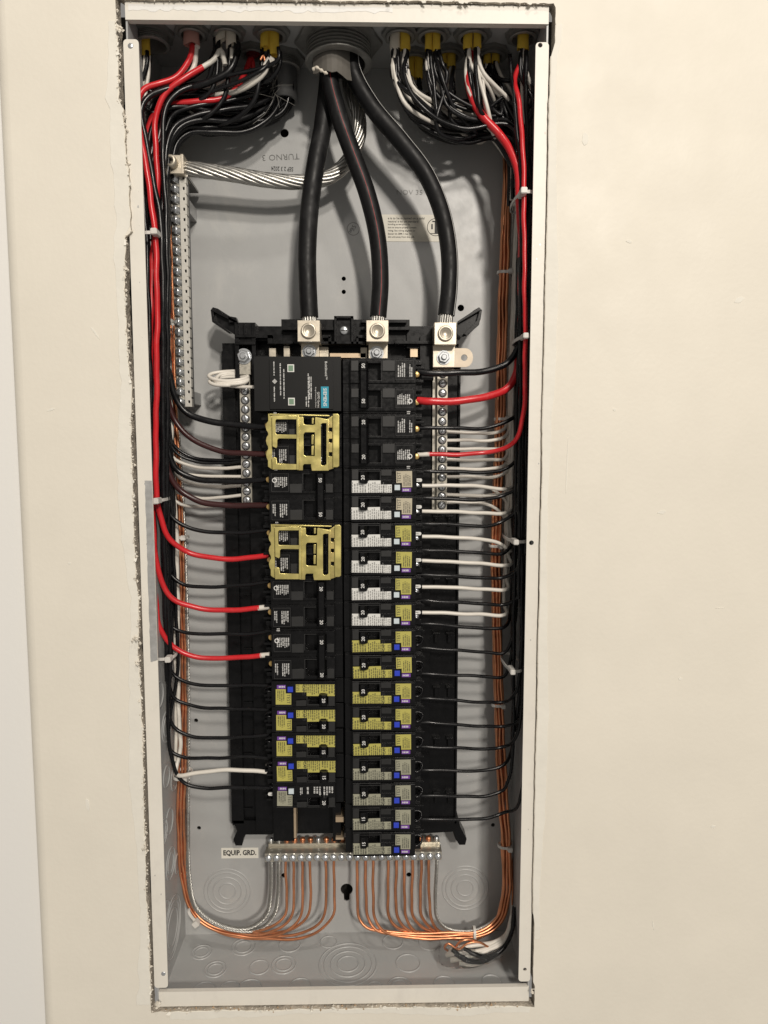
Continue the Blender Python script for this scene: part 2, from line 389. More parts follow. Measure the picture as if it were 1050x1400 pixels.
for nm, a in (('left_side_wall', (XL, XL+.0015, .0012, BD-.0002, .0016, BH-.0016)), ('right_side_wall', (XR-.0015, XR, .0012, BD-.0002, .0016, BH-.0016)),
              ('top_wall', (XL, XR, .0012, BD-.0002, BH-.0015, BH)), ('bottom_wall', (XL, XR, .0012, BD-.0002, 0, .0015))):
    m = MB(); m.box(*a); m.obj(nm, M_grey, box)
# flanges
FW = .0125
zt, zb = at(180, 54, 0).z, at(226, 1350, 0).z
def flange_holes(L): return [circle(at(px, py, 0).x, at(px, py, 0).z, r)[::-1] for px, py, r in L]
def nick(x0, x1, z0, z1, inner, seed):
    rd = random.Random(seed); P = rrect(x0, x1, z0, z1, .004); return P
fl = link('left_flange', plate([rrect(XL-.0022, XL+.0108, zb, zt, .003)]+flange_holes([(178.5, 63, .0018), (203, 744, .0018), (223.5, 1331, .0019)]), .0013), M_flange, box); fl.location.y = -.0004
fr = link('right_flange', plate([rrect(XR-.0110, XR+.0004, zb+.001, zt+.001, .003)]+flange_holes([(738.5, 62, .0020), (726.5, 742, .0022), (717.5, 1325, .0018)]), .0013), M_flange, box); fr.location.y = -.0004
zs0, zs1 = at(460, 30, 0).z, BH+.0006
m = MB(); m.box(XL+.0002, XR-.0002, -.0002, .0011, zs0, zs1); m.box(XL+.0002, XR-.0002, .0011, .006, zs0, zs0+.0012); m.obj('top_flange', M_flange, box)
m = MB(); m.box(XL+.0015, XR-.0005, .0002, .0012, -.0006, at(460, 1353, 0).z); m.box(XL+.0015, XR-.0005, .0012, .0045, at(460, 1353, 0).z-.0012, at(460, 1353, 0).z); m.obj('bottom_flange', M_flange, box)
# bare galvanised patch where paint came off the left flange
P = []
rd = random.Random(8); z0, z1 = at(205, 905, 0).z, at(202, 657, 0).z
for i in range(30): P.append((XL+.0042+rd.uniform(-.0003, .0003), z1+(z0-z1)*i/29))
P += [(XL+.0106, z0+.002), (XL+.0106, z1)]
o = link('bare_metal_patch', plate([P], .0002), M_galv, box); o.location.y = -.0007
# chips out of the paint
for k in range(26):
    side = rd.random() < .7
    x = (XL+rd.uniform(.001, .0102)) if side else (XR-rd.uniform(.001, .0105)); z = rd.uniform(.05, .84); r = rd.uniform(.0004, .0012)
    o = link('paint_chip', plate([[(x+r*rd.uniform(.5, 1.1)*math.cos(a)*.7, z+r*1.4*rd.uniform(.5, 1.1)*math.sin(a)) for a in [i*.785 for i in range(8)]]], .0001), M_galv if k % 2 else M_skim, box); o.location.y = -.00055
# peeling paint line on the top flange
rd = random.Random(3); P = [(XL+.003, zs0+.0105)]
for i in range(60): P.append((XL+.003+(BW*.62)*i/59, zs0+.0075+rd.uniform(-.0012, .0014)))
P += [(XL+.003+BW*.62, zs0+.0122), (XL+.003, zs0+.0122)]
o = link('peeled_paint_patch', plate([P], .0002), M_adj, box); o.location.y = -.0004
# flange screws
for px, py, r in ((178.5, 63, .0026), (223.5, 1331, .0024)):
    c = at(px, py, 0); m = MB(); m.lathe([(r, 0), (r, .0004), (r*.7, .0009), (0, .001)], loc=(c.x, .0001, c.z), n=12); m.obj('flange_screw', M_zinc, box)
# knockout rings
def ring_mesh(R, w=.0008, h=.0008, n=44):
    m = MB(); m.lathe([(R-w, 0), (R-w*.4, h), (R+w*.4, h), (R+w, 0)], n=n)
    m.f = [f for f in m.f if len(f) == 4]; m.sm = m.sm[:len(m.f)]; return m.mesh('ring')
RING = {}
def knockout(loc, rot, radii, name='knockout_ring'):
    for R in radii:
        k = round(R, 4)
        if k not in RING: RING[k] = ring_mesh(R)
        o = link(name, RING[k], M_grey, box); o.location = loc; o.rotation_euler = rot
for px, py in ((311, 1218), (636, 1214)):
    c = at(px, py, BD); knockout((c.x, BD-.00005, c.z), (0, 0, 0), (.0255, .0215, .0155, .009))
for x, y, rr in ((.002, .050, (.030, .025, .018, .011)), (-.112, .077, (.0125, .0085)), (-.062, .080, (.0115,)), (-.135, .045, (.011, .0075)), (-.09, .047, (.010,)), (-.095, .018, (.0125,)), (-.045, .020, (.011,)),
                 (-.14, .016, (.012,)), (.05, .082, (.011,)), (.09, .080, (.0115,)), (.065, .050, (.0125,)), (.055, .018, (.0125, .009)), (.10, .02, (.011,)), (.148, .022, (.010,)), (-.155, .070, (.0105, .007)), (-.02, .083, (.009,)), (-.115, .018, (.0105,)), (.13, .055, (.0115, .008)), (.03, .016, (.009,)), (-.065, .05, (.0125, .0085)), (.12, .083, (.010,))):
    knockout((x, y, .0016), (-math.pi/2, 0, 0), rr)
for y, z, rr in ((.050, .045, (.030, .025, .018)), (.050, .115, (.0155, .010)), (.050, .160, (.0125,)), (.072, .195, (.0125,)), (.045, .21, (.0105,)), (.05, .26, (.0155, .01)), (.03, .16, (.0125, .008)), (.03, .075, (.011,)), (.075, .10, (.0105,)), (.03, .30, (.0125,)), (.072, .31, (.0105,))):
    knockout((XL+.0016, y, z), (0, 0, math.pi/2), rr)
# labels and stamps on the back
lab = at(328, 1166, BD); m = MB(); w_, h_ = .0405, .0120
m.box(lab.x-w_/2, lab.x+w_/2, BD-.0004, BD-.0001, lab.z-h_/2, lab.z+h_/2); lb = m.obj('ground_label', mat('cream_tape', (.80, .78, .70), .5), box); lb['label'] = 'cream tape label reading EQUIP. GRD.'
text('EQUIP. GRD.', (lab.x, BD-.0006, lab.z), .0072, 0, M_ink, lb, width=.0360, bold=.034)
st = at(560, 312, BD); m = MB(); m.box(st.x-.040, st.x+.034, BD-.0004, BD-.0001, st.z-.0132, st.z+.0132); sk_ = m.obj('instruction_sticker', mat('sticker_cream', (.66, .63, .54), .45), box); sk_['label'] = 'cream instruction sticker half hidden behind the service cables'
for i, s in enumerate(['e is to be mounted on a solid', 'neutral is to be standard', 'bonding screw prior to', 'box to ensure proper contact', 'rating. See wiring diagram for', 'Spacer kit 2BM-1 may be', 'this unit away from the wall.']):
    me = text_mesh(s, .0022, None, .006, 1.0); wd_ = max(v.co.x for v in me.vertices)*2
    o = link('lettering', me, M_ink, sk_); o.location = (st.x-.022+wd_/2, BD-.0006, st.z+.0096-i*.0031)
o = link('emblem', ring_mesh(.0085, .0003, .0001, 28), M_ink, sk_); o.location = (st.x+.0265, BD-.00045, st.z+.001)
m = MB()
for a in ((-.001, .003, -.006, .006), (-.0035, .0045, .005, .0062), (-.0045, -.003, -.002, .003), (.003, .0045, -.006, -.001), (-.006, .006, -.0066, -.0060)): m.box(st.x+.0265+a[0], st.x+.0265+a[1], BD-.0006, BD-.0005, st.z+.001+a[2], st.z+.001+a[3])
m.obj('emblem_figure', M_ink, sk_)
c = at(384, 215, BD); text('TURNO 3', (c.x, BD-.0003, c.z), .0056, 183, M_ink2, box, width=.037, bold=-.006)
c = at(386, 231, BD); text('SEP 2 3 2024', (c.x, BD-.0003, c.z), .0042, 178, M_ink, box, width=.022, bold=.01)
c = at(560, 263, BD); text('NOV 35', (c.x, BD-.0003, c.z), .0046, 0, mat('very_faint_ink', (.24, .24, .235), .6), box, width=.026, bold=-.005)
c = at(483, 313, BD); o = link('inspection_stamp', ring_mesh(.0062, .00025, .00008, 26), M_ink2, box); o.location = (c.x, BD-.0001, c.z)
text('35', (c.x, BD-.0003, c.z+.001), .0042, 60, M_ink2, box); text('26', (c.x-.003, BD-.0003, c.z-.002), .0026, 60, M_ink2, box)

# ------------------------------------------------------------------ black chassis with lugs and neutral bars
ch = empty('breaker_chassis', (0, BD, at(470, 800, BD).z)); tag(ch, 'black plastic breaker chassis with ears, cable lugs and two neutral bars', 'chassis')
CHI = ch.matrix_world.inverted() if False else Matrix.Translation(-Vector(ch.location))
def part(m, name, material, parent=ch):
    me = m.mesh(name) if isinstance(m, MB) else m
    me.transform(Matrix.Translation(-Vector(ch.location))); return link(name, me, material, parent)
def pb(m, px0, px1, py0, py1, y0, y1):
    """box whose front face covers a photo rectangle at depth y0, reaching back to y1"""
    a = at(px0, py1, y0); b = at(px1, py0, y0); m.box(a.x, b.x, y0, y1, a.z, b.z); return m
BKW = BD-.0004
m = MB(); pb(m, 318, 627, 470, 1128, .074, BKW); part(m, 'base_plate', M_blk2)
# side rails standing a little higher than the base plate
m = MB(); pb(m, 350, 372, 486, 1136, .062, .0742); part(m, 'inner_rail', M_blk2)
m = MB(); pb(m, 571, 590, 486, 1128, .062, .0742); part(m, 'inner_rail', M_blk2)
m = MB(); pb(m, 372, 571, 500, 1140, .066, .0741); part(m, 'centre_bed', M_blk2)
for s in (0, 1):   # ribs on the outer edges of the tray
    m = MB(); pb(m, *( (317, 320.5) if s == 0 else (624, 627.5)), 480, 1126, .070, .0741); part(m, 'edge_rib', M_blk2)
for py in (706, 792, 866, 940, 1010, 1085):
    for px in ((612, 617), (594, 599)):
        m = MB(); pb(m, px[0], px[1], py, py+13, .070, .0742); pb(m, px[0]-2, px[1]+3, py-1, py+1, .0685, .0742); part(m, 'clip', M_blk2)
    m = MB(); pb(m, 333, 345, py+20, py+22, .072, .0742); part(m, 'clip', M_blk2)
# head of the chassis: steps, pockets and posts
m = MB()
pb(m, 322, 349, 441, 470, .052, .058); pb(m, 322, 326, 441, 520, .050, .0742); pb(m, 345, 349, 441, 520, .050, .0742); pb(m, 333, 335.5, 443, 462, .049, .053); pb(m, 322, 349, 458, 461, .048, .053); pb(m, 322, 349, 467, 471, .048, .0742)
part(m, 'head_block', M_blk2)
m = MB(); pb(m, 349, 386, 446, 466, .058, .0742); pb(m, 349, 372, 458, 462, .051, .059); pb(m, 366, 372, 458, 470, .051, .059); pb(m, 366, 400, 466, 470, .050, .0742); part(m, 'head_block', M_blk2)
m = MB(); pb(m, 385, 560, 437, 470, .060, .0742); pb(m, 386, 460, 447, 451, .050, .061); pb(m, 436, 460, 437, 449, .052, .061); pb(m, 494, 560, 447, 451, .050, .061); pb(m, 494, 556, 437, 441, .052, .061); part(m, 'head_bridge', M_blk2)
m = MB(); pb(m, 459, 481, 434, 468, .050, .0742); pb(m, 457, 460, 432, 470, .046, .0742); pb(m, 480, 483, 432, 470, .046, .0742); pb(m, 457, 483, 432, 435, .046, .0742); part(m, 'head_post', M_blk2)
m = MB(); pb(m, 437, 499, 467, 470, .046, .0742); pb(m, 441, 452, 458, 462, .046, .0742); pb(m, 449, 453, 460, 470, .046, .0742); pb(m, 487, 500, 458, 462, .046, .0742); pb(m, 487, 490, 460, 470, .046, .0742); part(m, 'head_rib', M_blk2)
m = MB(); pb(m, 556, 592, 446, 476, .057, .0742); pb(m, 540, 596, 466, 470, .050, .0742); pb(m, 574, 593, 460, 520, .054, .0742); part(m, 'head_block', M_blk2)
m = MB(); pb(m, 380, 580, 470, 490, .0725, .0741); part(m, 'head_floor', M_blk2)
c = at(470.5, 452, .05); m = MB(); m.lathe([(.0042, 0), (.0042, .001), (.003, .0018), (0, .002)], loc=(c.x, .0502, c.z), n=16); sc = part(m, 'mounting_screw', M_zinc)
m = MB(); m.box(c.x-.003, c.x+.003, .0479, .0483, c.z-.0005, c.z+.0005); part(m, 'screw_slot', M_ink, sc)
# ears
def ear(P, y0, y1, name):
    m = MB(); Q = [at(a, b, y0) for a, b in P]; m.prism([(q.x, q.z) for q in Q], y0, y1); return part(m, name, M_blk2)
ear([(288, 424), (291, 420), (298, 422), (312, 431), (322, 437), (325, 441), (325, 459), (313, 452), (296, 440), (290, 433)], .056, .074, 'ear')
ear([(312, 432), (323, 434), (325, 440), (313, 441)], .050, .057, 'ear_tab')
ear([(288, 424), (291, 420), (325, 440), (325, 443), (292, 426)], .050, .0562, 'ear_rib')
ear([(288, 424), (291, 424), (294, 437), (316, 455), (312, 455), (290, 440)], .051, .0562, 'ear_rib')
ear([(659, 424), (655, 420), (648, 424), (636, 434), (626, 440), (624, 456), (630, 462), (640, 458), (650, 448), (657, 437)], .056, .074, 'ear')
ear([(659, 424), (655, 420), (626, 439), (626, 442), (655, 425)], .050, .0562, 'ear_rib')
ear([(659, 424), (656, 424), (652, 438), (634, 456), (638, 459), (655, 444)], .051, .0562, 'ear_rib')
# feet at the bottom
ear([(318, 1122), (372, 1122), (372, 1141), (336, 1141), (333, 1146), (331, 1156), (322, 1156), (319, 1148), (324, 1136)], .070, .090, 'foot')
ear([(571, 1120), (627, 1120), (629, 1130), (638, 1147), (636, 1155), (628, 1155), (622, 1146), (619, 1137), (571, 1140)], .070, .090, 'foot')
m = MB(); pb(m, 374, 402, 1104, 1150, .056, .0742); part(m, 'bottom_post', M_blk2)
m = MB(); pb(m, 455, 466, 1098, 1150, .050, .0742); part(m, 'bottom_post', M_blk2)
m = MB(); pb(m, 402, 404.5, 1098, 1146, .052, .0742); part(m, 'bus_edge', M_bus)
m = MB(); pb(m, 459, 470, 1117, 1124, .046, .0742); pb(m, 459, 470, 1145, 1148, .046, .0742); part(m, 'bus_stab', M_bus)
# tan bus bars peeking out at the head
for a in ((368, 377, 476, 490), (388, 396, 473, 490), (436, 449, 474, 490), (451, 500, 483, 489), (493, 502, 475, 490), (561, 571, 475, 488)):
    m = MB(); pb(m, *a, .0585, .0742); part(m, 'bus_bar', M_bus if a[0] in (451, 561) else M_tin)
# lugs
def lug(px0, px1, py0, py1, y0):
    e = part(pb(MB(), px0, px1, py0, py1, y0, .058), 'cable_lug', M_tin)
    c = at((px0+px1)/2, (py0+py1)/2, y0); r = .0072
    m = MB(); m.lathe([(r, 0), (r, .0016), (r*.9, .0022), (r*.72, .0022), (r*.66, .0012), (r*.55, .0014), (r*.42, .0002), (0, .0002)], loc=(c.x, y0, c.z), n=24); part(m, 'lug_screw', M_tin, e)
    return e
lug(407, 437, 438, 467, .031); lug(501, 531, 438, 467, .031); lug(594, 624, 441, 471, .031)
def hexnut(c, y0, e, k=1.0):
    m = MB(); m.lathe([(.0068*k, 0), (.0068*k, .0010), (.0040*k, .0010)], loc=(c.x, y0, c.z), n=20, smooth=False); w_ = part(m, 'washer', M_zinc, e)
    m = MB(); m.lathe([(.0054*k, .0010), (.0054*k, .0042), (.0048*k, .0048), (.0030*k, .0048)], loc=(c.x, y0, c.z), n=6, smooth=False); part(m, 'nut', M_zinc, e)
    m = MB(); m.lathe([(.0027*k, .0048), (.0027*k, .0066), (.0021*k, .0072), (0, .0072)], loc=(c.x, y0, c.z), n=14, smooth=False); part(m, 'stud', M_zinc, e)
def foot_plate(px0, px1, py0, py1, y0, cx, cy):
    e = part(pb(MB(), px0, px1, py0, py1, y0, .0742), 'lug_foot', M_tin)
    c = at(cx, cy, y0); hexnut(c, y0, e)
foot_plate(412, 436, 468.5, 492, .047, 423, 481); foot_plate(504, 530, 468.5, 492, .047, 515, 483); foot_plate(592, 622, 472.5, 502, .043, 606.5, 489)
# neutral strap ear with hole
c = at(636, 489, .066); P = [(at(624, 0, .066).x, c.z-.0092), (c.x, c.z-.0092)]+[(c.x+.0078*math.cos(math.radians(a)), c.z+.0092*math.sin(math.radians(a))) for a in range(-80, 81, 16)]+[(c.x, c.z+.0092), (at(624, 0, .066).x, c.z+.0092)]
me = plate([P, circle(c.x-.001, c.z, .0032)[::-1]], .002); me.transform(Matrix.Translation((0, .066, 0))); part(me, 'neutral_strap', M_strap)
# screws for the bars (shared meshes)
def screw_mesh(r, h, name):
    m = MB(); m.lathe([(r, 0), (r, h*.5), (r*.86, h*.85), (r*.5, h), (0, h)], n=16, smooth=h > .001)
    return m.mesh(name)
S_RING = screw_mesh(.0043, .0002, 'hole'); S_NEU = screw_mesh(.0035, .0020, 'screw'); S_GRD = screw_mesh(.0032, .0022, 'screw')
m = MB(); m.box(-.0022, .0022, -.00005, .0004, -.00040, .00040); S_SLOT = m.mesh('slot')
def neutral_bar(px, py0, py1, n, y0, seed, skip=()):
    a = at(px, py1, y0); b = at(px, py0, y0); xm = (a.x+b.x)/2
    m = MB(); m.box(xm-.0050, xm+.0050, y0, .0742, a.z, b.z); bar = part(m, 'neutral_bar', M_bar)
    m = MB(); s_ = 1 if px < 470 else -1
    x0, x1 = (xm+.0052, xm+.0090) if s_ > 0 else (xm-.0090, xm-.0052)
    m.box(x0, x1, y0+.007, .0742, a.z, b.z)
    part(m, 'bar_step', M_bar, bar)
    rd = random.Random(seed); off = Vector(ch.location)
    for i in range(n):
        z = b.z-.0045-(b.z-a.z-.009)*i/(n-1)
        if i in skip: continue
        q = link('screw_hole', S_RING, M_ink, bar); q.location = Vector((xm, y0-.0001, z))-off
        o = link('bar_screw', S_NEU, M_zinc, bar); o.location = Vector((xm, y0-.0002, z))-off
        t = rd.uniform(0, 180)
        q = link('screw_slot', S_SLOT, M_ink, bar); q.location = Vector((xm, y0-.00222, z))-off; q.rotation_euler = (0, math.radians(t), 0)
        m = MB(); m.box(-.0012, .0012, 0, .006, -.0015, .0015)
    return bar
neutral_bar(336, 503, 690, 15, .056, 1); neutral_bar(604.5, 505, 697, 15, .056, 2)
c = at(333, 487, .05); m = MB(); m.box(c.x-.0055, c.x+.006, .052, .0742, c.z-.017, c.z+.004); nb = part(m, 'bar_head', M_bar)
hexnut(c, .052, nb, 1.12)

# ------------------------------------------------------------------ breakers
Z0, PITCH_B, X_IN, Y_BACK = .6232, .0258, .0008, .0745
def terr(m, xs, vs, H, base=0.0):
    """stepped block: cell (i,j) between xs[i],xs[i+1] and vs[j],vs[j+1] rises to H[j][i] (mm, towards the viewer)"""
    k = .001
    nx, ny = len(xs)-1, len(vs)-1
    g = lambda i, j: H[j][i] if 0 <= i < nx and 0 <= j < ny else base
    for j in range(ny):
        for i in range(nx):
            h = g(i, j); x0, x1, v0, v1 = xs[i]*k, xs[i+1]*k, vs[j]*k, vs[j+1]*k; y = -h*k
            m.add([(x0, y, v0), (x1, y, v0), (x1, y, v1), (x0, y, v1)], [(0, 1, 2, 3)])
            for (di, dj, pa, pb_) in ((1, 0, (x1, v0), (x1, v1)), (-1, 0, (x0, v1), (x0, v0)), (0, 1, (x1, v1), (x0, v1)), (0, -1, (x0, v0), (x1, v0))):
                h2 = g(i+di, j+dj)
                if h2 < h: m.add([(pa[0], y, pa[1]), (pb_[0], y, pb_[1]), (pb_[0], -h2*k, pb_[1]), (pa[0], -h2*k, pa[1])], [(3, 2, 1, 0)])
    return m
def mmesh(poly, w, t=.00018):
    """flat label: polygon in mm (u,v) on a deck at height w mm"""
    me = plate([[(a*.001, b*.001) for a, b in poly]], t); me.transform(Matrix.Translation((0, -w*.001-t, 0))); return me
HP = 12.9
# ---- single-pole body
def single_body():
    xs = [0, 7.6, 14.5, 23.2, 34.2, 35.4, 46, 49.2, 66, 69.4, 75.6]
    vs = [-12.6, -9.9, -.8, 1.8, 9.4, 10.6, 12.5]
    D, S, T, R = 47.5, 38, 33, 41
    H = [[S, D-1, D-1, D-1, D-1, D-1, D-1, D-1, D-1, T, T-2],
         [S, D, D, D, D, D, D, D, D, T-6, T-2],
         [S, D, D, D, D, D, D-.6, D, D, T-6, T],
         [S, D, R, R-4, D, D-.8, D-.8, D, D, T+2, T],
         [S, D, R, R-4, D, D+.5, D+.5, D, D, T+2, T-3],
         [S-1.5, D-.8, D-.8, D-.8, D-.8, D, D, D-.8, D-.8, T, T-3]]
    H = [r[:10] for r in H]
    m = MB(); terr(m, xs, vs, H); return m.mesh('body')
ME_SB = single_body()
def handle_mesh(h=10.6):
    # toggle: wedge with a rounded top, thrown toward the bus
    m = MB(); u0, u1, v0, v1 = 14.9, 22.8, -.6, 10.2
    prof = [(u0, 41), (u0+.3, 51.5), (u0+1.2, 53), (u0+5.0, 53.2), (u1, 50.0), (u1+1.5, 41)]
    vs = [(a*.001, -b*.001, v*.001) for v in (v0, v1) for a, b in prof]; n = len(prof)
    m.add(vs, [tuple(range(n-1, -1, -1)), tuple(range(n, 2*n))]+[(i, i+1, n+i+1, n+i) for i in range(n-1)]); return m.mesh('handle')
ME_H1 = handle_mesh()
def U(X): return (X-20)*.0807
def V(Y): return 12.9-(Y-45)*.0807
LP_MAIN = [(U(a), V(b)) for a, b in ((118, 185), (200, 185), (222, 200), (228, 222), (290, 222), (316, 185), (455, 185), (455, 232), (585, 232), (585, 328), (118, 328))]
LP_TEST = [(U(a), V(b)) for a, b in ((640, 78), (826, 78), (826, 268), (706, 268), (706, 216), (640, 216))]
ME_LM = {}; ME_LT = {}
def shared(d, key, fn):
    if key not in d: d[key] = fn()
    return d[key]
ME_BTN = MB().box(U(620)*.001, U(684)*.001, -.0492, -.0470, V(300)*.001, V(238)*.001).mesh('button')
ME_PUR = lambda: mmesh([(U(708), V(320)), (U(814), V(320)), (U(814), V(276)), (U(708), V(276))], 47.5)
PURS = {}
def pr(key, w, h, n, seed): return shared(PURS, key, lambda: print_mesh(w, h, n, seed))
def xp(parent, me, material, u, v, w, ang, name='small_print'):
    o = link(name, me, material, parent); o.location = (u*.001, -w*.001, v*.001); o.rotation_euler = (0, -math.radians(ang), 0); return o
TERM = {}
def term_screw(): 
    m = MB(); m.lathe([(.0030, 0), (.0030, .001), (.0022, .0016), (0, .0016)], n=12); return m.mesh('screw')
ME_TS = term_screw()
def pigtail_mesh():
    m = MB()
    P = smooth_path([W(.0665, -.036, -.003), W(.0705, -.041, -.0055), W(.0755, -.039, -.004), W(.077, -.035, .000), W(.0725, -.034, .002), W(.0668, -.035, .0005)], .001)
    m.tube(P, .0012, 6); return m.mesh('loop')
ME_LOOP = pigtail_mesh()
def clip_mesh():
    m = MB(); m.box(.0668, .0760, -.036, -.030, -.0118, -.0070); m.box(.0690, .0790, -.034, -.030, .0050, .0074); m.box(.0700, .0770, -.038, -.030, .0078, .0098); m.box(.0668, .0740, -.039, -.030, -.0062, -.0046)
    return m.mesh('terminal')
ME_CLIP = clip_mesh()
RW = random.Random(77)
def wob(cu, cv, deg):
    """a label stuck on slightly askew: small turn about its own middle plus a small shift"""
    c = Vector((cu, 0, cv)); return Matrix.Translation(Vector((RW.uniform(-.0003, .0003), 0, RW.uniform(-.00025, .00025)))) @ Matrix.Translation(c) @ Matrix.Rotation(math.radians(RW.uniform(-deg, deg)), 4, 'Y') @ Matrix.Translation(-c)
def single(row, left, kind, amp, label, group):
    z = Z0-(row+.5)*PITCH_B
    e = empty('circuit_breaker', ((-X_IN if left else X_IN)+RW.uniform(-.0004, .0004), Y_BACK+RW.uniform(-.0005, .0005), z+RW.uniform(-.0001, .0001)), (0, math.pi if left else 0, 0))
    tag(e, label, 'circuit breaker', group)
    bd = link('body', ME_SB, M_blk, e)
    h = link('handle', ME_H1, M_blk, e)
    text(amp, (.0185, -.0535, .0045), .0033, 90, M_inkw, h, name='amp_number', bold=.012)
    lm = {'white': M_lw, 'yellow': M_ly, 'beige': M_lb}.get(kind)
    if kind != 'dark':
        l = link('main_label', shared(ME_LM, kind, lambda: mmesh(LP_MAIN, 47.5)), lm, e)
        ik = M_ink if kind != 'white' else M_ink2
        xp(l, pr('a'+kind, .0112, .0160, 8, 4), ik, U(400), V(258), 47.72, 90); xp(l, pr('b'+kind, .0105, .0075, 3, 5), ik, U(150), V(257), 47.72, 90)
        xp(l, pr('c'+kind, .0072, .0070, 3, 6), ik, U(245), V(280), 47.72, 90); xp(l, pr('d'+kind, .0070, .0034, 2, 7), ik, U(560), V(280), 47.72, 90)
        if kind != 'white': text('CAFCI', (U(492)*.001, -.04772, V(258)*.001), .0030, 90, M_ink, l, width=.0100, bold=.006)
        else: xp(l, pr('e'+kind, .0088, .0050, 3, 9), ik, U(505), V(282), 47.72, 90)
    else:
        l = xp(bd, pr('a'+kind, .0090, .0105, 4, 14), M_inkw, U(200), V(262), 47.62, 90, 'white_print'); xp(bd, pr('b'+kind, .0090, .0080, 3, 15), M_inkw, U(335), V(262), 47.62, 90, 'white_print')
        xp(bd, pr('c'+kind, .0085, .0030, 1, 16), M_inkw, U(450), V(262), 47.62, 90, 'white_print'); xp(bd, pr('d'+kind, .0075, .0030, 2, 17), M_inkw, U(530), V(262), 47.62, 90, 'white_print')
    if kind != 'dark':
        l.rotation_euler = (0, 0, 0); l.matrix_basis = wob(.032, -.003, 1.1)
    tk = {'white': M_lt if row < 6 else M_ly, 'dark': M_lb}.get(kind, lm)
    l = link('test_label', shared(ME_LT, tk.name, lambda: mmesh(LP_TEST, 47.5)), tk, e)
    l.matrix_basis = wob(.058, .004, 1.3)
    text('TEST', (U(672)*.001, -.04772, V(147)*.001), .0034, 90, M_ink, l, width=.0096, bold=.0)
    xp(l, pr('t'+tk.name, .0130, .0075, 4, 21), M_ink, U(765), V(172), 47.72, 90)
    link('test_button', shared(PURS, 'btn'+kind, lambda: ME_BTN.copy()), M_bw if kind in ('white', 'dark') else M_bb, e)
    pl = link('purple_sticker', shared(PURS, 'pur', ME_PUR), M_lp, e); xp(pl, pr('pp', .0066, .0028, 1, 30), M_inkw, U(760), V(298), 47.72, 0)
    xp(bd, pr('emb', .0105, .0030, 1, 31), M_inkg if row % 3 == 0 else M_ink2, U(540), V(95), 48.1, 0, 'embossed_print')
    link('moulded_tab', shared(TABS, 'st', lambda: mmesh([(35.8, 6.0), (45.6, 6.0), (45.6, 11.6), (35.8, 11.6)], 48.0, .0003)), M_tab, e)
    link('moulded_tab', shared(TABS, 'st2', lambda: mmesh([(8.2, 2.2), (14.2, 2.2), (14.2, 11.6), (8.2, 11.6)], 47.5, .0003)), M_tab, e)
    link('slot_border', shared(TABS, 'ss', lambda: frame_mesh(14.6, 35.2, 2.0, 10.4, 47.5, 'tr', .25)), M_line, bd); link('deck_edge', shared(TABS, 'se', lambda: frame_mesh(7.8, 65.8, -12.0, 12.2, 46.72, 't', .25)), M_line, bd)
    link('terminal', ME_CLIP, M_blk, e)
    if kind in ('white', 'dark'):
        m = TERM.setdefault('tag', mmesh(rr_mm(68.3, 75.0, -.2, 3.0, 1.4), 40.2, .0009)); t = link('terminal_tag', m, M_bw if False else M_lw, e)
        xp(t, pr('tg', .0030, .0008, 1, 33), M_ink, 71.6, 1.4, 41.3, 0)
        s = link('terminal_screw', ME_TS, M_zinc, e); s.location = (.0705, -.0335, -.0042)
    else:
        link('pigtail_loop', ME_LOOP, M_wb, e)
    return e
def rr_mm(x0, x1, z0, z1, r): return rrect(x0, x1, z0, z1, r)
TABS = {}
def frame_mesh(u0, u1, v0, v1, w, sides='tblr', t=.22):
    m = MB(); k = .001; y0, y1 = -(w+.25)*k, -w*k
    if 't' in sides: m.box(u0*k, u1*k, y0, y1, (v1-t)*k, v1*k)
    if 'b' in sides: m.box(u0*k, u1*k, y0, y1, v0*k, (v0+t)*k)
    if 'l' in sides: m.box(u0*k, (u0+t)*k, y0, y1, (v0+t)*k, (v1-t)*k)
    if 'r' in sides: m.box((u1-t)*k, u1*k, y0, y1, (v0+t)*k, (v1-t)*k)
    return m.mesh('border')
# ---- two-pole breaker
def double_body():
    xs = [0, 7.5, 15.2, 24.8, 35.6, 37, 49.2, 66.4, 68.6, 75.4]
    D, S, T, R = 47.5, 38.5, 33, 39
    P_ = lambda a: [
        [S-1, D-3.2, D-3.2, D-3.2, D-3.2, D-3.2, D-3.2, D-3.2, T-3],
        [S, D-.6, D-.6, D-1.2, D-.6, D-.8, D-.7, D-1, T],
        [S, D-.6, R+4, R-3, D-.6, D-.8, D, D-1, T-5],
        [S, D, R+4, R-3, D-.4, D, D, D-1, T-5],
        [S, D-.4, D-.6, D-.6, D-.4, D, D, D-1, T+2]]
    H = P_(0)+P_(1)+[[S-1, D-3.2, D-3.2, D-3.2, D-3.2, D-3.2, D-3.2, D-3.2, T]]
    xs = xs[:9]+[xs[9]]
    vs = [-25.6, -23.6, -21, -11.5, -4.5, -2.2, 2.4, 4.8, 13.0, 20.6, 23.4, 25.5]
    m = MB(); terr(m, xs, vs, H); return m.mesh('body')
ME_DB = double_body()
def dhandle():
    m = MB(); prof = [(16.2, 42), (16.4, 53.5), (17.2, 54.6), (22.0, 54.8), (24.0, 52), (25.0, 42)]; n = len(prof)
    for v0, v1, k in ((-21.0, -11.5, 0), (13.0, 21.4, 0), (-11.5, 13.0, -1.2)):
        vs = [(a*.001, -(b+k if b > 43 else b)*.001, v*.001) for v in (v0, v1) for a, b in prof]
        m.add(vs, [tuple(range(n-1, -1, -1)), tuple(range(n, 2*n))]+[(i, i+1, n+i+1, n+i) for i in range(n-1)])
    return m.mesh('handle')
ME_DH = dhandle()
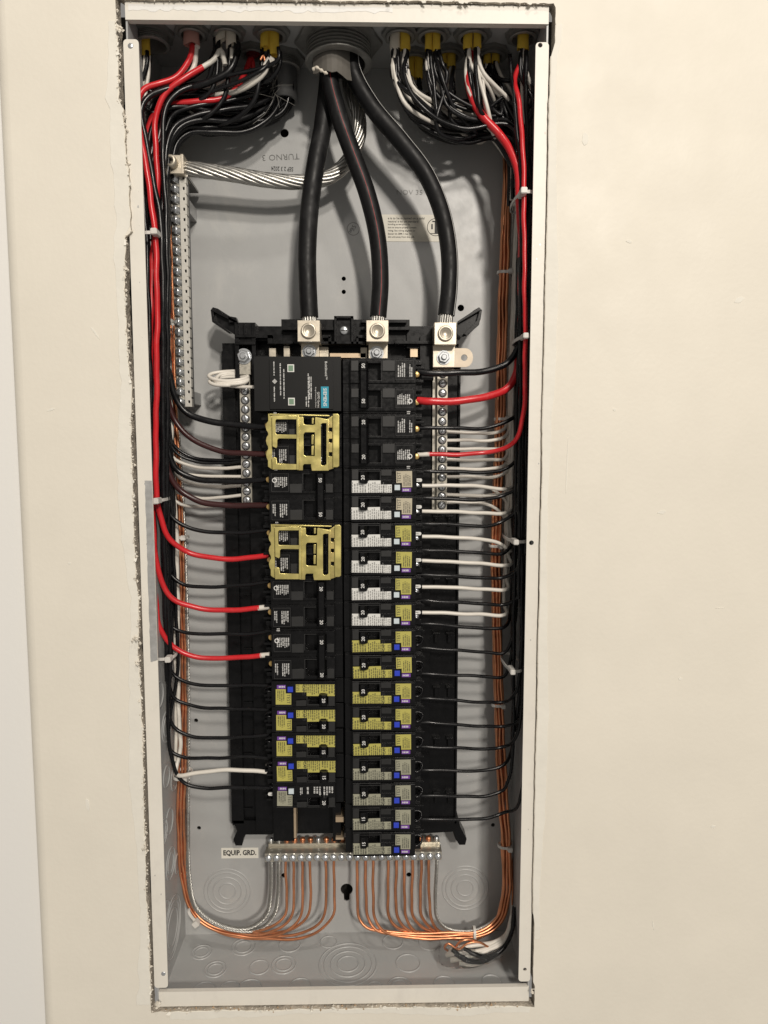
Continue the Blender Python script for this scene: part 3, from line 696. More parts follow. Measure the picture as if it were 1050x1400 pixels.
def double(row, left, amps, label, group, number_mat=M_inkw):
    z = Z0-(row+1)*PITCH_B
    e = empty('two_pole_breaker', (-X_IN if left else X_IN, Y_BACK, z), (0, math.pi if left else 0, 0)); tag(e, label, 'circuit breaker', group)
    bd = link('body', ME_DB, M_blk, e); h = link('tied_handle', ME_DH, M_blk, e)
    text(amps[0], (.0195, -.0551, .0172), .0032, 90, number_mat, h, name='amp_number', bold=.012)
    text(amps[1], (.0195, -.0551, -.0150), .0032, 90, number_mat, h, name='amp_number', bold=.012)
    xp(bd, pr('da', .0130, .0075, 4, 41), M_inkw, 55.0, 14.5, 47.7, 90, 'white_print'); xp(bd, pr('db', .0120, .0034, 2, 42), M_inkw, 63.8, 14.0, 47.7, 90, 'white_print')
    xp(bd, pr('dc', .0105, .0125, 7, 43), M_inkw, 57.2, -12.2, 47.7, 90, 'white_print'); xp(bd, pr('dd', .0032, .0090, 5, 44), M_inkw, 62.0, -22.4, 46.7, 0, 'white_print')
    o = link('emblem', shared(PURS, 'ulm', lambda: ring_mesh(.0019, .0004, .0001, 16)), M_inkw, bd); o.location = (.0632, -.04765, -.0145)
    for v in (17.5, -8.5): xp(bd, pr('emb2', .0115, .0034, 1, 46), M_ink2, 43, v, 47.3, 0, 'embossed_print'); 
    for a, b, c_, d in ((37.4, 48.8, 13.4, 23.0), (37.4, 48.8, -11.2, -2.8), (8.2, 14.8, 13.6, 22.8), (8.2, 14.8, -11.0, -3.0)):
        link('moulded_tab', shared(TABS, (a, c_), lambda: mmesh([(a, c_), (b, c_), (b, d), (a, d)], 47.5 if a > 20 else 47.52, .0003)), M_tab, e)
    for v0, v1 in ((4.9, 23.2), (-21.0, -4.0)): link('label_border', shared(TABS, ('f', v0), lambda: frame_mesh(49.8, 66.2, v0, v1, 47.5)), M_line, bd)
    link('slot_border', shared(TABS, 'sb', lambda: frame_mesh(25.2, 36.8, 4.2, 22.6, 46.95, 'br')), M_line, bd); link('slot_border', shared(TABS, 'sb2', lambda: frame_mesh(25.2, 36.8, -20.8, -4.6, 46.95, 'br')), M_line, bd)
    for k, v in enumerate((12.4, -13.8)):
        m = TERM.setdefault('hood', MB().box(.0690, .0775, -.0370, -.0300, .0040, .0062).box(.0690, .0765, -.0360, -.0300, -.0085, -.0060).mesh('hood'))
        t = link('terminal', m, M_blk, e); t.location = (0, 0, v*.001)
        s = link('terminal_screw', shared(TERM, 'bs', lambda: ME_TS.copy()), M_brass, e); s.location = (.0700, -.0360, (v-1.0)*.001)
    return e
GR, GL = 'breakers in the right-hand column', 'breakers in the left-hand column'
double(0, False, ('50', '50'), 'black two-pole breaker marked 50, topmost in the right column', GR)
double(2, False, ('20', '20'), 'black two-pole breaker fed by red wire with white tip, second in right column', GR)
ORD = ['first', 'second', 'third', 'fourth', 'fifth', 'sixth', 'seventh', 'eighth', 'ninth', 'tenth']
for i in range(6): single(4+i, False, 'white', '20', 'white-labelled 20 breaker with white button, %s from top of six in right column' % ORD[i], GR)
for i in range(5): single(10+i, False, 'yellow', '20', 'yellow-labelled breaker with blue button, %s yellow one down the right column' % ORD[i], GR)
for i in range(4): single(15+i, False, 'beige', '20' if i < 2 else '15', 'beige-labelled breaker with blue button, %s from bottom of the right column' % ORD[3-i] if i < 3 else 'beige-labelled 15 breaker at the very bottom of the right column', GR)
double(2, True, ('20', '20'), 'black two-pole breaker under the upper gold bracket', GL)
double(4, True, ('50', '50'), 'black two-pole breaker marked 50 between the two gold brackets', GL)
double(6, True, ('20', '20'), 'black two-pole breaker under the lower gold bracket', GL)
double(8, True, ('20', '20'), 'black two-pole breaker marked 20 directly below the lower gold bracket', GL)
double(10, True, ('20', '20'), 'black two-pole breaker marked 20 directly above the yellow-labelled left breakers', GL)
for i, (a, t) in enumerate((('20', 'topmost'), ('20', 'second'), ('15', 'third'), ('15', 'lowest'))):
    single(12+i, True, 'yellow', a, 'yellow-labelled %s breaker, %s of the four in the left column' % (a, t), GL)
single(16, True, 'dark', '20', 'black-labelled breaker with white button at the bottom of the left column', GL)

# ------------------------------------------------------------------ surge protector
sp = empty('surge_protector', tuple(at(408, 526, .03)-Vector((0, 0, 0)))); tag(sp, 'flat black surge protector module with cyan maker label and two indicator windows', 'surge protector')
SO = Vector(sp.location)
def spart(m, name, material, parent=sp):
    me = m.mesh(name) if isinstance(m, MB) else m
    me.transform(Matrix.Translation(-SO)); return link(name, me, material, parent)
def sxy(X, Y, y): return at(345+X/8.077, 480+Y/8.077, y)
m = MB(); pb(m, 348, 466, 487.5, 562, .029, .0742); spart(m, 'casing', M_blk3)
m = MB(); pb(m, 369, 455, 491, 559.5, .0275, .0291); fp = spart(m, 'face_plate', M_blk3)
for X, Y in ((425, 189), (433, 558)):
    c = sxy(X, Y, .0272); m = MB(); m.box(c.x-.0031, c.x+.0031, .0268, .0274, c.z-.0035, c.z+.0035); w_ = spart(m, 'indicator_frame', M_lw)
    m = MB(); m.box(c.x-.0022, c.x+.0022, .0264, .0267, c.z-.0025, c.z+.0025); spart(m, 'indicator_window', M_led, w_)
c = sxy(801, 510, .0272); m = MB(); m.box(c.x-.0036, c.x+.0036, .0270, .0274, c.z-.0099, c.z+.0099); cy = spart(m, 'maker_label', M_cyan)
def st_text(s, X, Y, h, width, mm=M_inkw, bold=.0):
    c = sxy(X, Y, .0272); o = text(s, (c.x-SO.x, .0267-SO.y, c.z-SO.z), h, -90, mm, sp, width=width, bold=bold, name='lettering')
st_text('SIEMENS', 803, 510, .0032, .0165, M_inkw, .01); st_text('BoltShield\u2122', 815, 215, .0022, .0165)
st_text('QSPD Series', 730, 538, .0022, .0145); st_text('Surge Protective Device', 700, 510, .0013, .0190)
for X, Y, L_, n_, sd in ((640, 440, .026, 2, 51), (620, 436, .031, 1, 52), (597, 565, .010, 1, 53), (350, 368, .028, 1, 54), (312, 370, .039, 1, 55), (240, 195, .013, 1, 56), (245, 508, .019, 1, 57)):
    c = sxy(X, Y, .0272); o = link('small_print', print_mesh(L_, .0017*n_, n_, sd, cw=.0007), M_inkw, sp); o.location = (c.x-SO.x, .0267-SO.y, c.z-SO.z); o.rotation_euler = (0, math.radians(90), 0)
c = sxy(247, 335, .0272); m = MB(); m.prism([(c.x-.0024, c.z), (c.x, c.z-.0024), (c.x+.0024, c.z), (c.x, c.z+.0024)], .0268, .0274); spart(m, 'emblem', M_inkg)

# ------------------------------------------------------------------ gold handle brackets
def gold_bracket():
    o0 = at(417, 755, .02); e = empty('gold_bracket', tuple(o0))
    def q(X, Y, y): c = at(355+X/8.75, 640+Y/8.75, y); return (c.x, c.z)
    def sheet(polys, y, t, name, parent=e, bev=.0002):
        PP = [[q(a, b, y) for a, b in polys[0]]]+[[q(a, b, y) for a, b in h][::-1] for h in polys[1:]]
        def area(P): return sum(P[i][0]*P[(i+1) % len(P)][1]-P[(i+1) % len(P)][0]*P[i][1] for i in range(len(P)))
        PP[0] = PP[0] if area(PP[0]) > 0 else PP[0][::-1]
        me = plate(PP, t, bev); me.transform(Matrix.Translation((-o0.x, y-o0.y, -o0.z))); return link(name, me, M_gold, parent)
    sheet([[(180, 700), (478, 700), (478, 1330), (185, 1330), (178, 1190), (205, 1185), (235, 1195), (240, 1260), (470, 1265), (470, 970), (260, 968), (243, 985), (243, 1060), (230, 1080), (185, 1060)],
           [(222, 760), (235, 745), (472, 745), (472, 922), (235, 922), (222, 905)]], .0168, .0012, 'front_plate')
    sheet([[(474, 712), (540, 712), (552, 720), (552, 790), (570, 806), (660, 808), (688, 800), (688, 722), (700, 715), (800, 735), (850, 742), (850, 1338), (650, 1340), (640, 1290), (640, 1262), (560, 1262), (545, 1280), (545, 1335), (480, 1335)],
           [(553, 915), (570, 893), (684, 893), (684, 1168), (570, 1168), (553, 1150)], [(757, 800), (775, 786), (822, 786), (822, 1262), (800, 1278), (770, 1278), (757, 1262)]], .0180, .0012, 'middle_plate')
    sheet([[(470, 700), (500, 705), (500, 1335), (470, 1330)]], .0156, .0012, 'fold_ridge')
    sheet([[(838, 730), (908, 690), (908, 1310), (838, 1330)], [(852, 835), (890, 835), (890, 882), (852, 882)], [(852, 965), (890, 965), (890, 1010), (852, 1010)], [(852, 1120), (890, 1120), (890, 1168), (852, 1168)]], .0192, .0010, 'slotted_strip')
    sheet([[(898, 680), (955, 678), (974, 695), (974, 1285), (955, 1302), (898, 1305)]], .0160, .0012, 'end_flange', bev=.0004)
    P = [(182, 690)]; P += [(165, 690), (135, 668)]
    for cy_, a in ((825, 105), (985, 108), (1150, 110)): P += [(135, cy_-70), (a+8, cy_-40), (a, cy_), (a+8, cy_+38), (132, cy_+66)]
    P += [(132, 1285), (150, 1300), (182, 1318)]
    sheet([P], .0215, .0010, 'wavy_lip')
    sheet([[(150, 672), (860, 690), (860, 703), (150, 690)]], .0195, .0040, 'edge_return')
    sheet([[(645, 912), (672, 912), (672, 1024), (645, 1024)]], .0225, .0010, 'tab'); sheet([[(645, 1042), (672, 1042), (672, 1150), (645, 1150)]], .0225, .0010, 'tab')
    sheet([[(650, 715), (672, 715), (672, 785), (650, 785)]], .0225, .0010, 'tab')
    return e
gb = gold_bracket(); tag(gb, 'lower gold zinc bracket clipped over a two-pole breaker', 'bracket', 'gold handle brackets')
g2 = copy_tree(gb); g2.location.z += 4*PITCH_B; g2.location.x -= .0010; tag(g2, 'upper gold zinc bracket directly below the surge protector', 'bracket', 'gold handle brackets')

# ------------------------------------------------------------------ ground bars
def ground_bar_left():
    y0 = .050; top = at(247, 236, y0); bot = at(252, 556, y0); x1 = at(258, 400, y0).x
    e = empty('ground_bar', (x1, BD, top.z)); tag(e, 'tall bright ground bar with a column of screws and top lug, left side', 'ground bar'); O = Vector(e.location)
    def gp(m, name, material, parent=e): me = m.mesh(name); me.transform(Matrix.Translation(-O)); return link(name, me, material, parent)
    xa_, xb = x1-.0165, x1
    m = MB(); m.box(xa_+.0015, xb-.0062, y0+.004, y0+.014, bot.z, top.z); b = gp(m, 'screw_rail', M_bar)
    n = 23
    m = MB(); x0, x2 = xb-.0062, xb
    zs = [top.z-(top.z-bot.z)*i/n for i in range(n+1)]; P = [(x0, zs[0]), (x0, zs[-1]), (x2, zs[-1]), (x2, zs[0])]
    hs = []
    for i in range(n):
        z = (zs[i]+zs[i+1])/2; hs.append([(x0+.0030, z-.0013), (x0+.0030, z+.0013), (x0+.0050, z+.0013), (x0+.0050, z-.0013)])
    me = plate([P]+hs, .0014, .0002); me.transform(Matrix.Translation((-O.x, y0-O.y, -O.z))); link('front_strip', me, M_barfr, e)
    m = MB(); m.box(x0, x2-.0005, y0+.006, y0+.014, bot.z, top.z); gp(m, 'strip_backing', M_pipe)
    for i in range(n):
        z = (zs[i]+zs[i+1])/2
        m = MB(); m.box(xb-.0012, xb+.0004, y0-.0004, y0+.006, z-.0048, z+.0030); gp(m, 'strip_tooth', M_barfr)
    ax = Vector((-.62, -.75, .18)).normalized()
    m = MB(); m.lathe([(.0036, -.006), (.0036, 0), (.0036, .0022), (.0026, .0032), (.0012, .0026), (0, .0026)], axis=ax, n=12); sm = m.mesh('screw')
    for i in range(n):
        z = (zs[i]+zs[i+1])/2; o = link('bar_screw', sm, M_zinc, e); o.location = Vector((xa_+.0058, y0+.002, z))-O
    # lug on top
    a = at(228, 237, .042); c = at(247, 212, .042)
    m = MB(); m.box(a.x, c.x, .042, .066, a.z, c.z); l = gp(m, 'lug', M_tin); m = MB(); m.box(c.x, c.x+.0025, .041, .067, a.z-.0005, c.z+.0006); gp(m, 'lug_cheek', M_tin, l)
    m = MB(); cc = at(236, 223, .042); m.lathe([(.0056, 0), (.0056, .006), (.0042, .0068), (.003, .0068), (.003, .003), (0, .003)], axis=Vector((-.15, -1, 0)), loc=(cc.x, .042, cc.z), n=18); gp(m, 'lug_screw', M_tin, l)
    m = MB(); m.box(a.x+.004, c.x+.004, .050, BD-.006, top.z-.004, a.z+.002); gp(m, 'lug_foot', M_nut, l)
    m = MB(); m.box(xa_+.004, xb-.002, y0+.0142, BD-.0003, bot.z+.004, bot.z+.016); gp(m, 'standoff', M_grey); m = MB(); m.box(xa_+.004, xb-.002, y0+.0142, BD-.0003, top.z-.03, top.z-.018); gp(m, 'standoff', M_grey)
    return e
ground_bar_left()
def ground_bar_bottom():
    y0 = .060; zf = at(480, 1171, y0); xl, xr = at(362, 1171, y0).x, at(604, 1171, y0).x
    e = empty('ground_bar', ((xl+xr)/2, BD, zf.z)); tag(e, 'horizontal two-tier ground bar with copper wires under the breakers', 'ground bar'); O = Vector(e.location)
    def gp(m, name, material, parent=e): me = m.mesh(name); me.transform(Matrix.Translation(-O)); return link(name, me, material, parent)
    m = MB(); m.box(xl, xr, y0, y0+.013, zf.z-.0048, zf.z+.0042); gp(m, 'front_tier', M_bar)
    m = MB(); m.box(xl+.002, xr-.001, y0+.0132, y0+.024, zf.z-.0046, zf.z+.0070); gp(m, 'rear_tier', M_bar)
    n = 22
    m = MB(); m.lathe([(.0036, 0), (.0036, .0022), (.0026, .0034), (0, .0036)], axis=Vector((0, -1, .25)), n=12); sm = m.mesh('screw')
    m = MB(); m.lathe([(.0030, 0), (.0030, .0004), (0, .0004)], axis=Vector((0, -1, 0)), n=12); hm = m.mesh('hole')
    for i in range(n):
        x = xl+.0040+(xr-xl-.008)*i/(n-1)
        o = link('bar_screw', sm, M_zinc, e); o.location = Vector((x, y0, zf.z-.0002))-O
        m = MB(); m.lathe([(.0028, 0), (.0028, .003), (.0018, .0042), (0, .0042)], axis=Vector((0, -.25, 1)), loc=(x, y0+.0185, zf.z+.0070), n=10); gp(m, 'top_screw', M_zinc if i in (0, 1, 6, n-1) else M_cu)
    m = MB(); m.box(xl+.01, xl+.02, y0+.02, BD-.0003, zf.z-.003, zf.z+.003); gp(m, 'standoff', M_grey); m = MB(); m.box(xr-.02, xr-.01, y0+.02, BD-.0003, zf.z-.003, zf.z+.003); gp(m, 'standoff', M_grey)
    return e
ground_bar_bottom()

# ------------------------------------------------------------------ fittings in the top wall
CEIL = BH-.0016
def fitting(x, y, r, label, drop=.006, conduit=0.0, group='conduit fittings in the top wall'):
    e = empty('conduit_fitting', (x, y, CEIL)); tag(e, label, 'conduit fitting', group)
    dn = Vector((0, 0, -1))
    m = MB(); n = 24; prof = []
    R1 = r*1.28
    vs = []
    for k in range(n):   # notched locknut
        a = 2*math.pi*k/n; rr = R1*(1.06 if k % 3 == 0 else .97); vs += [(rr*math.cos(a), rr*math.sin(a), -.0001), (rr*math.cos(a), rr*math.sin(a), -.0034), (r*.98*math.cos(a), r*.98*math.sin(a), -.0036)]
    m.add(vs, [(3*k, 3*((k+1) % n), 3*((k+1) % n)+1, 3*k+1) for k in range(n)]+[(3*k+1, 3*((k+1) % n)+1, 3*((k+1) % n)+2, 3*k+2) for k in range(n)])
    m.obj('locknut', M_nut, e)
    m = MB(); P = [(r*.86, .0), (r*.86, drop)]
    P = []; h = .0034; 
    
    st_ = .0030 if r > .02 else .0016
    while h < drop-.002: P += [(r*1.0, h), (r*1.0, h+st_*.35), (r*.92, h+st_*.5), (r*.92, h+st_*.85)]; h += st_
    P += [(r*1.02, drop-.0016), (r*1.04, drop-.0006), (r*.97, drop), (r*.82, drop), (r*.80, 0)]
    m.lathe(P, axis=dn, n=40, smooth=False); m.obj('threaded_collar', M_nut, e)
    if conduit:
        m = MB(); m.lathe([(r*.84, .002), (r*.84, conduit), (r*.72, conduit+.001), (r*.70, .002)], axis=dn, n=24); m.obj('conduit_stub', M_pipe, e)
    return e
def fx(px, py, y): return at(px, py, y).x
cx = at(463, 62, .050).x
fitting(cx, .050, .0300, 'large threaded conduit bushing holding the three service cables', .021, group=None)
FT = [(547, 40, .035, .0125, 'conduit fitting with the leftmost yellow sheaths of the right group'), (591, 40, .035, .0125, 'conduit fitting above the two narrow yellow sheaths, right group'),
      (646, 40, .035, .0130, 'conduit fitting directly above the thick red curved wire'), (715, 40, .035, .0120, 'rightmost conduit fitting beside the right flange'),
      (566, 75, .073, .0125, 'rear conduit fitting above the lowest-hanging yellow sheaths'), (613, 64, .066, .0120, 'rear conduit fitting between the two front right pairs'), (672, 62, .066, .0125, 'rear conduit fitting left of the rightmost sheath'),
      (262, 38, .035, .0115, 'conduit fitting above the pinkish sheath'), (311, 38, .035, .0120, 'conduit fitting above the white sheaths'), (371, 38, .035, .0125, 'conduit fitting above the left yellow pair of sheaths'), (346, 62, .066, .0110, 'rear conduit fitting above the dark red sheath')]
for px, py, y, r, lb in FT: fitting(fx(px, py, y), y, r, lb)
fitting(fx(208, 45, .04), .040, .0150, 'dark conduit fitting at the top left corner', .012)
fitting(fx(388, 62, .078), .078, .0150, 'rear conduit stub with many black wires pouring out', .012, conduit=.040)
# loose wrap round the service cables
m = MB(); A = [at(428, 60, .040), at(483, 60, .034), at(478, 103, .032), at(452, 99, .030), at(440, 95, .034), at(428, 96, .036)]
rim = []
for i in range(9):
    t = i/8; x = at(427+54*t, 70, .034).x; yy = .040-.012*math.sin(math.pi*t); zb_ = at(454, 93+11*t+2*math.sin(i*2.1), .03).z; rim.append((x, yy, zb_))
vs = [(x, y, CEIL-.010) for x, y, z in rim]+rim+[(x, y+.0012, z) for x, y, z in rim]
m.add(vs, [(i, i+1, 9+i+1, 9+i) for i in range(8)]+[(9+i, 9+i+1, 18+i+1, 18+i) for i in range(8)], False); o = m.obj('cable_wrap', M_card); tag(o, 'torn grey wrap hanging from the large bushing round the service cables', 'cable wrap')
m = MB(); P = smooth_path([at(428, 96, .028), at(431, 92, .026), at(436, 94, .0255), at(442, 98, .0255), at(448, 101, .0255)], .001); m.tube(P, .0013, 6, rs=[.0013+.0006*math.sin(i*1.7) for i in range(len(P))]); m.obj('torn_edge', M_shw, o)

# ------------------------------------------------------------------ wires
WN = random.Random(9)
def wire(P, r, material, label, y=None, group=None, name='wire', cat='wire', n=8, tip=None, tipmat=None):
    Q = pts(P, y); S = smooth_path(Q, .004); k = len(S); ph = [WN.uniform(0, 6.28) for _ in range(6)]; l = 0
    for i in range(1, k-1):   # hand-bent: small irregular waves
        l += (S[i]-S[i-1]).length; f = min(1, i/4, (k-1-i)/4)*.00032
        S[i] = S[i]+Vector((math.sin(l*95+ph[0])+.6*math.sin(l*210+ph[1]), math.sin(l*110+ph[2]), math.sin(l*88+ph[3])+.6*math.sin(l*190+ph[4])))*f
    m = MB(); m.tube(S, r, n); o = m.obj(name, material); tag(o, label, cat, group)
    if tip:
        T = smooth_path(pts(tip, y), .004); m = MB(); m.tube(T, r*1.03, n); m.obj('end_tip', tipmat or M_ww, o)
    return o
def jit(a=1.0): return random.uniform(-a, a)

# service cables
def stripe(path, r, ang, width, material, parent):
    """thin raised stripe along a cable, on the side seen from the front"""
    m = MB(); vs = []; k = len(path)
    for i, p in enumerate(path):
        T = (path[min(i+1, k-1)]-path[max(i-1, 0)]).normalized(); F = Vector((0, -1, 0)); F = (F-T*F.dot(T)).normalized(); S = T.cross(F)
        for a in (ang-width, ang, ang+width):
            d = F*math.cos(a)+S*math.sin(a); vs.append(p+d*(r+.00012))
    m.add(vs, [(3*i+j, 3*i+j+1, 3*(i+1)+j+1, 3*(i+1)+j) for i in range(k-1) for j in (0, 1)], True); m.obj('stripe', material, parent)
def service(P, r, label, st=None):
    S = smooth_path(pts(P), .004); m = MB(); m.tube(S, r, 20); o = m.obj('service_cable', M_cab); tag(o, label, 'cable', 'service cables from the large bushing')
    if st: stripe(S, r, st[0], st[1], st[2], o)
    e = S[-1]; d = (S[-1]-S[-2]).normalized(); m = MB()
    for k in range(14):
        a = k*2*math.pi/14; off = Vector((math.cos(a), math.sin(a), 0))*r*.68
        m.tube([e-d*.001+off, e+d*.009+off], r*.17, 6)
    m.tube([e-d*.001, e+d*.009], r*.6, 10); m.obj('bare_strands', M_al, o); return o
top = CEIL+.002
service([W(cx-.010, .062, top), (449, 105, .060), (441, 175, .056), (431, 228, .050), (423, 290, .047), (420, 350, .046), (421, 395, .046), (423, 434, .046)], .0086, 'leftmost thick black service cable, plain, running into the first lug')
service([W(cx-.004, .040, top), (450, 100, .042), (461, 150, .042), (480, 205, .043), (502, 265, .044), (516, 325, .045), (520, 385, .046), (517, 433, .046)], .0081, 'middle thick black service cable with thin red stripe', (-.12, .04, M_dred))
service([W(cx+.012, .046, top), (482, 95, .046), (508, 145, .046), (548, 193, .046), (582, 238, .046), (604, 290, .046), (614, 345, .046), (614, 395, .046), (610, 431, .046)], .0081, 'right thick black service cable with white stripe', (-.95, .06, M_lw))
# bare neutral rope
def rope(P, R, n, r, pitch, label, name, mt, cat, parts=True, group=None):
    S = smooth_path(pts(P), .003, 4, 30); k = len(S); L = 0; fr = []; N = None
    for i in range(k):
        T = (S[min(i+1, k-1)]-S[max(i-1, 0)]).normalized(); N = T.orthogonal().normalized() if N is None else (N-T*N.dot(T)).normalized(); fr.append((S[i], N, T.cross(N), L))
        if i < k-1: L += (S[i+1]-S[i]).length
    root = MB(); root.tube(S, R*.55, 10); o = root.obj(name, mt); tag(o, label, cat, group)
    m = MB()
    for s in range(n):
        ph = 2*math.pi*s/n; Q = [p+(a*math.cos(ph+l/pitch*2*math.pi)+b*math.sin(ph+l/pitch*2*math.pi))*R for p, a, b, l in fr]
        if parts: mm = MB(); mm.tube(Q, r, 6); mm.obj('strand', mt, o)
        else: m.tube(Q, r, 5)
    if not parts: m.obj('strands', mt, o)
    return o
rope([W(cx+.010, .070, top), (478, 120, .070), (490, 158, .068), (490, 190, .068), (474, 222, .068), (448, 243, .067), (412, 249, .064), (370, 247, .060), (315, 238, .056), (270, 232, .054), (243, 229, .054)], .0053, 11, .00175, .15, 'bare stranded aluminium neutral cable sweeping across to the ground bar lug', 'bare_neutral_cable', M_al, 'cable')

# ---- sheaths
GS = 'cable sheaths hanging from the top wall'
def sheath(px0, px1, pyb, y, material, label, tilt=0):
    xm = at((px0+px1)/2, pyb, y); w_ = abs(at(px1, pyb, y).x-at(px0, pyb, y).x)/2
    m = MB(); n = 14; rows = 6; vs = []
    zt_ = CEIL+.004
    for k in range(rows+1):
        t = k/rows
        for i in range(n):
            a = 2*math.pi*i/n; z = zt_+(xm.z-zt_)*t
            if k == rows: z += random.uniform(-.0012, .0012)+math.cos(a)*tilt
            vs.append((xm.x+math.cos(a)*w_*(1+.04*math.sin(k*1.3+i)), y+math.sin(a)*w_*.72, z))
    m.add(vs, [(k*n+i, k*n+(i+1) % n, (k+1)*n+(i+1) % n, (k+1)*n+i) for k in range(rows) for i in range(n)], True)
    m.add([(v[0], v[1], v[2]+.0025) for v in vs[-n:]], [tuple(range(n))])
    o = m.obj('cable_sheath', material); tag(o, label, 'cable sheath', GS); return Vector((xm.x, y, xm.z))
SR = [sheath(533, 547, 68, .035, M_shw, 'pale whitish sheath, leftmost of the right-hand group'), sheath(547, 561, 68, .035, M_shy, 'yellow sheath touching the pale leftmost sheath of the right group'),
      sheath(581, 591, 70, .035, M_shy, 'left of the two narrow yellow sheaths, right of the pale sheath'), sheath(591, 602, 70, .035, M_shy, 'right of the two narrow yellow sheaths, right group'),
      sheath(633, 646, 67, .035, M_shy, 'broad yellow sheath just above the thick red wire'), sheath(647, 658, 67, .035, M_shy, 'yellow sheath right of the one above the thick red wire'),
      sheath(707, 723, 68, .035, M_shy, 'lone yellow sheath nearest the right flange'),
      sheath(556, 567, 106, .073, M_shy, 'left of the two lowest-hanging yellow sheaths'), sheath(567, 578, 108, .073, M_shy, 'right of the two lowest-hanging yellow sheaths'),
      sheath(602, 611, 86, .066, M_shy, 'rear yellow sheath, left one behind the narrow pair'), sheath(611, 623, 93, .066, M_shy, 'rear yellow sheath, longer right one behind the narrow pair'),
      sheath(661, 671, 88, .066, M_shy, 'rear dim yellow sheath left of its twin near the right'), sheath(672, 683, 86, .066, M_shy, 'rear dim yellow sheath, right twin')]
SL = [sheath(193, 206, 78, .040, M_shy, 'lone yellow sheath at the far left beside the left flange'), sheath(251, 273, 62, .035, M_shp, 'wide pinkish sheath with thick red wire coming out'),
      sheath(295, 309, 57, .035, M_shw, 'left of the two off-white sheaths', .003), sheath(309, 323, 62, .035, M_shw, 'right of the two off-white sheaths', .002),
      sheath(337, 356, 76, .066, M_shr, 'dark red sheath in the shade behind the others'), sheath(356, 369, 66, .035, M_shy, 'yellow sheath left of its longer twin, left group'), sheath(368, 382, 76, .035, M_shy, 'longer yellow sheath, right of its twin, left group')]

# ---- right side black branch wires: breaker -> right bundle -> top
rr = random.Random(21)
RB = []   # (label row, start px y, path tail)
RY = [(585, 585, 578, .0019, 'second two-pole'), (644, 646, 641, .0018, ''), (681, 683, 677, .0018, ''), (716, 719, 712, .0018, ''), (752, 756, 756, .0018, ''), (786, 790, 789, .0018, ''), (821, 826, 826, .0018, ''),
      (853, 859, 858, .0018, ''), (886, 892, 892, .0017, ''), (921, 925, 925, .0017, ''), (955, 960, 960, .0017, ''), (988, 993, 993, .0017, ''), (1021, 1024, 1020, .0017, ''), (1053, 1053, 1046, .0017, ''), (1088, 1088, 1080, .0017, ''), (1120, 1119, 1111, .0017, '')]
def bundle_top(x, y, rd, S):
    """from the right-hand bundle up and over to a sheath at the top"""
    s = S; zl = at(640, rd.uniform(150, 185), .06).z
    return [W(x, y, .80), W(x-.004, min(.085, y+.01), .815+rd.uniform(-.006, .006)), W(x-.022, y*.5+.03, zl+.012), W((x+s.x)/2, (y+s.y)/2+.008, zl+rd.uniform(-.004, .006)), W(s.x+.010, s.y+rd.uniform(-.002, .008), zl+.012), W(s.x+rd.uniform(-.003, .003), s.y+rd.uniform(-.002, .002), s.z-.014), W(s.x+rd.uniform(-.002, .002), s.y, s.z-.003), W(s.x, s.y, s.z+.004)]
for i, (ya, yb, yc, r, nm) in enumerate(RY):
    bx = .1785-rr.uniform(.0, .009); by = rr.uniform(.026, .078)
    zc = at(690, yc, .05).z
    tail = [W(bx-.004, (by+.05)/2, zc+.010), W(bx, by, zc+.034)]
    z = zc+.034+.12
    while z < .76: tail.append(W(bx+rr.uniform(-.0015, .0015), by+rr.uniform(-.002, .002), z)); z += .12
    tail += bundle_top(bx, by, rr, SR[(i*5) % len(SR)])
    P = [(571, ya, .042), (584, ya, .041), (630, (ya+yb)/2+.5, .044), (665, yb, .048), (689, yc, .051)]+tail
    lb = 'black wire into the right two-pole breaker just above the white-tipped red wire' if i == 0 else 'thin black wire into the %s breaker below the right two-pole pair' % (['first', 'second', 'third', 'fourth', 'fifth', 'sixth', 'seventh', 'eighth', 'ninth', 'tenth', 'eleventh', 'twelfth', 'thirteenth', 'fourteenth', 'bottom'][i-1])
    wire(P, r, M_wb, lb, group='black branch wires on the right side', name='branch_wire')
# thick 50 A pair and the thinner red
wire([(571, 508, .040), (585, 510, .038), (630, 510, .040), (672, 505, .044), (696, 494, .047), (708, 476, .046), (712, 440, .044), (713, 360, .042), (711, 290, .042), (707, 240, .044), (697, 205, .050), (672, 178, .055), (650, 150, .058), (640, 110, .060), W(fx(646, 60, .06), .045, .90)], .0031, M_wb, 'thick black wire into the topmost right breaker marked 50', group=None, name='branch_wire', n=12)
wire([(571, 547, .040), (585, 549, .037), (630, 547.5, .039), (668, 542, .043), (692, 532, .047), (704, 514, .050), (710, 480, .052), (713, 420, .050), (713, 340, .040), (711, 285, .024), (708, 240, .022), (700, 210, .028), (684, 184, .036), (662, 163, .036), (648, 140, .037), (641, 112, .039), W(fx(643, 60, .04), .040, .90)], .0036, M_wr, 'thick red wire looping from top right into the topmost right breaker', name='red_wire', n=14)
wire([(585, 621, .040), (630, 621, .041), (670, 618, .043), (696, 610, .034), (710, 592, .020), (716, 560, .014), (718, 500, .013), (717.5, 400, .013), (716.5, 300, .013), (716, 240, .013), (713.5, 180, .016), (708.5, 135, .024), (704, 108, .035), W(fx(714, 80, .04), .038, .895)], .0022, M_wr, 'thin red wire with white tip into the second right two-pole breaker', name='red_wire', n=12, tip=[(571, 621.5, .041), (577, 621.5, .0405), (587, 621, .040)])
wire([(697, 75, .035), (700, 110, .032), (705, 160, .022), (711, 220, .018), (712.5, 300, .020), (712, 420, .024), (711, 560, .024), (709, 700, .028)], .0018, M_wb, 'black wire left of the thin red one at the top right', name='branch_wire')
